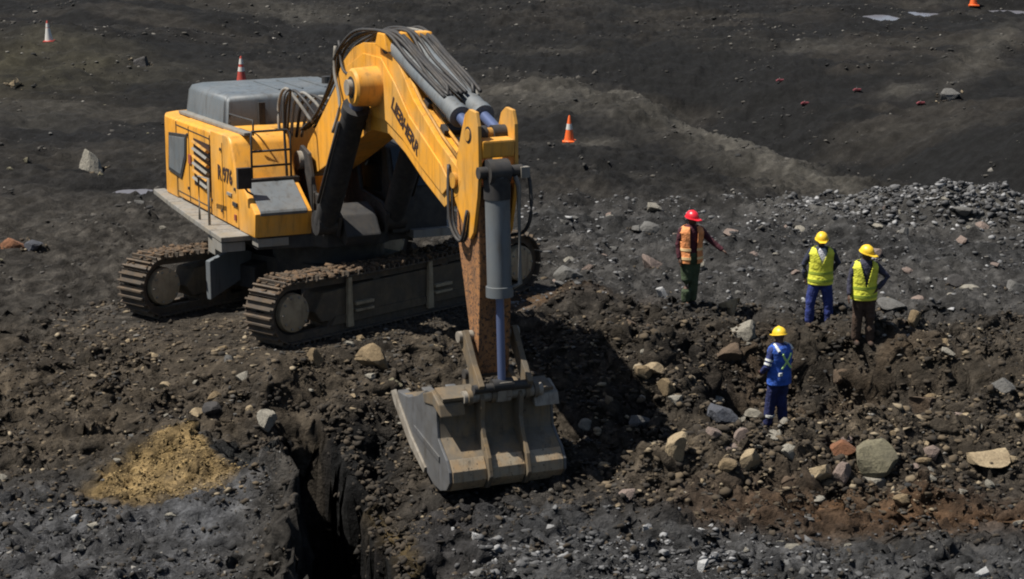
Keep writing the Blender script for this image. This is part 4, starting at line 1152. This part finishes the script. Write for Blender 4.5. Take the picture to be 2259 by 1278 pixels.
def rock(name, x, y, w, d, h, mat, seed, label, group=None, sub=3, tilt=0.0, sink=.36, dz=0.0, mesh=None):
    me = mesh or rock_mesh(name, seed, sub)
    if not me.materials: me.materials.append(RM[mat])
    o = link(name, me)
    rnd = random.Random(seed * 7 + 1)
    z = hz(x, y)
    o.matrix_world = Matrix.Translation((x, y, z + h * (.5 - sink) + dz)) @ Matrix.Rotation(rnd.uniform(0, 6.28) if mesh else 0, 4, 'Z') @ Matrix.Rotation(tilt, 4, 'Y') @ Matrix.Diagonal((w, d, h, 1))
    return tag(o, label, 'rock', group)
for i, (x, y, w, h, mat, label) in enumerate(ROCKS):
    rock('boulder', x, y, w, w * .85, h, mat, 100 + i, label, sub=3, tilt=random.Random(i).uniform(-.25, .25))

# look-alike stones: single things sharing a few shapes
rng = np.random.default_rng(11)
for (mats, n, region, smin, smax, label, group) in STONES:
    shapes = []
    for m_ in mats:
        for j in range(3):
            me = rock_mesh('stone', 500 + j * 13 + len(m_) * 3 + len(group), 2, 10, .06); me.materials.append(RM[m_]); shapes.append((me, m_))
    made = 0; tries = 0
    while made < n and tries < 5000:
        tries += 1
        x, y = rng.uniform(region[0], region[1]), rng.uniform(region[2], region[3])
        if blocked(x, y): continue
        s = smin + (smax - smin) * rng.random() ** 2.2
        me, m_ = shapes[int(rng.integers(len(shapes)))]
        word = {'pink': 'pinkish', 'rust': 'rusty', 'cream': 'cream coloured', 'olive': 'olive grey', 'pale': 'light grey'}.get(m_, m_)
        size = 'larger' if s > smin + .45 * (smax - smin) else 'small'
        rock('stone', x, y, s * rng.uniform(.8, 1.3), s * rng.uniform(.7, 1.1), s * rng.uniform(.45, .8), None, int(rng.integers(1e6)), f'{size} loose {word} stone {label}', f'{size} {word} {group}', tilt=rng.uniform(-.4, .4), sink=.4, mesh=me)
        made += 1

# uncountable gravel: real lumps joined by kind
def gravelmat(name, stops):
    k = NT(name)
    gi_ = k.n('NewGeometry')
    c = k.ramp(gi_.outputs['Random Per Island'], stops)
    v = k.ramp(k.noise(22, 4, .7), [(.3, .6), (.65, 1.0)])
    k.col(k.mix(1.0, c, v, 'MULTIPLY'))
    return k.set(Roughness=1)
def gravel(name, label, n, region, dens, smin, smax, mat, seed, power=3.0, flat=.7):
    r = np.random.default_rng(seed)
    P = np.zeros((0, 2))
    while len(P) < n:
        c = np.c_[r.uniform(region[0], region[1], n * 2), r.uniform(region[2], region[3], n * 2)]
        c = c[r.random(len(c)) < dens(c[:, 0], c[:, 1])]
        if name != 'trench_clods': c = c[seg_dist(c[:, 0], c[:, 1], TRENCH)[0] > .85]
        P = np.vstack([P, c])
    P = P[:n]
    s = smin + (smax - smin) * r.random(n) ** power
    z = height(P[:, 0], P[:, 1]) + s * .08
    o = link(name, rubble_mesh(name, np.c_[P, z], s, seed, flat), None, mat)
    return tag(o, label, 'gravel', kind='stuff')
G_DARK = gravelmat('dark_gravel', [(0, (.016, .016, .016)), (.5, (.040, .037, .032)), (.88, (.075, .068, .058)), (1, (.24, .225, .20))])
G_PALE = gravelmat('pale_gravel', [(0, (.03, .03, .031)), (.45, (.075, .075, .076)), (.85, (.15, .15, .15)), (1, (.34, .34, .34))])
G_BROWN = gravelmat('brown_gravel', [(0, (.022, .017, .012)), (.5, (.062, .046, .028)), (.88, (.13, .098, .06)), (1, (.30, .245, .165))])
G_CLOD = gravelmat('earth_clod', [(0, (.018, .015, .012)), (.5, (.036, .028, .019)), (1, (.060, .045, .029))])
G_SAND = gravelmat('sand_chips', [(0, (.10, .064, .022)), (.5, (.20, .138, .054)), (1, (.33, .24, .11))])
nz = lambda x, y, s, sd: fbm(x * s, y * s, 3, sd)
gravel('dark_gravel', 'dark broken gravel scattered over the whole ground', 16000, (-10, 11, 28, 47), lambda x, y: (np.hypot((x + 5.1) / 1.2, (y - 32.2) / 1.1) > 1) * (1 - .65 * sstep(36, 38.5, y) * (1 - sstep(-2, 1, x))) * (.25 + .9 * sstep(.42, .62, nz(x, y, .9, 201))), .02, .10, G_DARK, 1, 5)
gravel('far_gravel', 'dark gravel on the far ground behind the machine', 9000, (-20, 21, 46, 86), lambda x, y: sstep(.45, .62, nz(x, y, .5, 203)), .03, .16, G_DARK, 2, 5.0)
gravel('grey_rubble', 'grey rubble strewn over the flat behind the workers', 9000, (-.5, 12, 39.2, 50.5), lambda x, y: .12 + sstep(.48, .62, nz(x, y, .8, 205)) * (.3 + np.exp(-(((x - 9) / 3.5) ** 2 + ((y - 48.5) / 2) ** 2))), .02, .14, G_PALE, 3, 6.0)
gravel('pale_ridge_rubble', 'pale rubble heaped in a low ridge behind the workers', 7000, (6, 13, 45.5, 50.5), lambda x, y: np.exp(-(((x - 9.6) / 2.4) ** 2 + ((y - 48.0 + .25 * (x - 9.6)) / .9) ** 2)), .02, .20, G_PALE, 13, 5.0)
gravel('brown_rubble', 'brown earth clods and stones round the digging', 15000, (-8, 10, 31, 40), lambda x, y: (np.hypot((x + 4.2) / .9, (y - 33) / 1.3) > 1) * (np.hypot((x + 5.1) / 1.3, (y - 32.2) / 1.2) > 1) * (.2 + sstep(.44, .60, nz(x, y, 1.0, 207))) * (1 - .8 * sstep(37.5, 39, y)), .02, .12, G_BROWN, 4, 5)
gravel('earth_clods', 'dark earth clods lying thick over the dug ground', 16000, (-8.5, 9.5, 28.2, 40), lambda x, y: (np.hypot((x + 5.0) / 1.45, (y - 32.2) / 1.25) > 1) * (.1 + sstep(.46, .64, nz(x, y, 1.3, 213))) * np.where(y < 31, .5, 1) * (1 - .55 * sstep(-1.5, -3.5, x)), .03, .12, G_CLOD, 15, 3.5, .9)
gravel('trench_clods', 'dark clods clinging to the sides of the open trench', 2200, (-4.2, -.8, 27.5, 35), lambda x, y: np.exp(-((seg_dist(x, y, TRENCH)[0] - .6) / .22) ** 2), .03, .16, G_CLOD, 17, 2.5, .9)
gravel('spoil_rubble', 'tan stones and clods along the spoil ridge of the pit', 5000, (1.2, 10, 31.6, 36.8), lambda x, y: .15 + np.exp(-((y - 33 - .1 * (x - 4)) / .8) ** 2) + .4 * sstep(.5, .6, nz(x, y, 1.1, 208)), .03, .22, G_BROWN, 5, 5.0)
gravel('pale_rubble', 'pale grey rubble in front of the bucket', 5200, (-1.5, 9, 27.5, 31.2), lambda x, y: .08 + sstep(.5, .62, nz(x, y, .7, 209)) * (1 - sstep(30, 31, y + .12 * x)), .02, .14, G_PALE, 6, 5)
gravel('pale_rubble', 'pale grey chips on the dusty flat left of the trench', 3000, (-8.5, -3.3, 27.5, 31.2), lambda x, y: sstep(.45, .6, nz(x, y, .9, 211)), .012, .05, G_PALE, 7, 3.0)
gravel('sand_chips', 'yellow chips covering the sand mound beside the trench', 4500, (-6.9, -3.9, 30.9, 33.6), lambda x, y: (1 - sstep(.70, 1.0, np.hypot((x + 5.0) / 1.3, (y - 32.2) / 1.1))) * (seg_dist(x, y, CREST)[1] > -.02), .010, .045, G_SAND, 8, 2.5, .5)

r_ = np.random.default_rng(77)                         # broken fines packed round the single boulders
pp, ss = [], []
for (x, y, w, h, mat, label) in ROCKS:
    for j in range(22):
        a, d = r_.uniform(0, 6.283), w * r_.uniform(.38, .85)
        pp.append((x + d * math.cos(a), y + d * math.sin(a) * .85)); ss.append(.02 + .10 * w * r_.random() ** 2 * 2)
pp, ss = np.array(pp), np.array(ss)
z_ = height(pp[:, 0], pp[:, 1]) + ss * .1
tag(link('rock_debris', rubble_mesh('rock_debris', np.c_[pp, z_], ss, 21, .8), None, G_BROWN), 'small broken fragments lying round the boulders', 'gravel', kind='stuff')
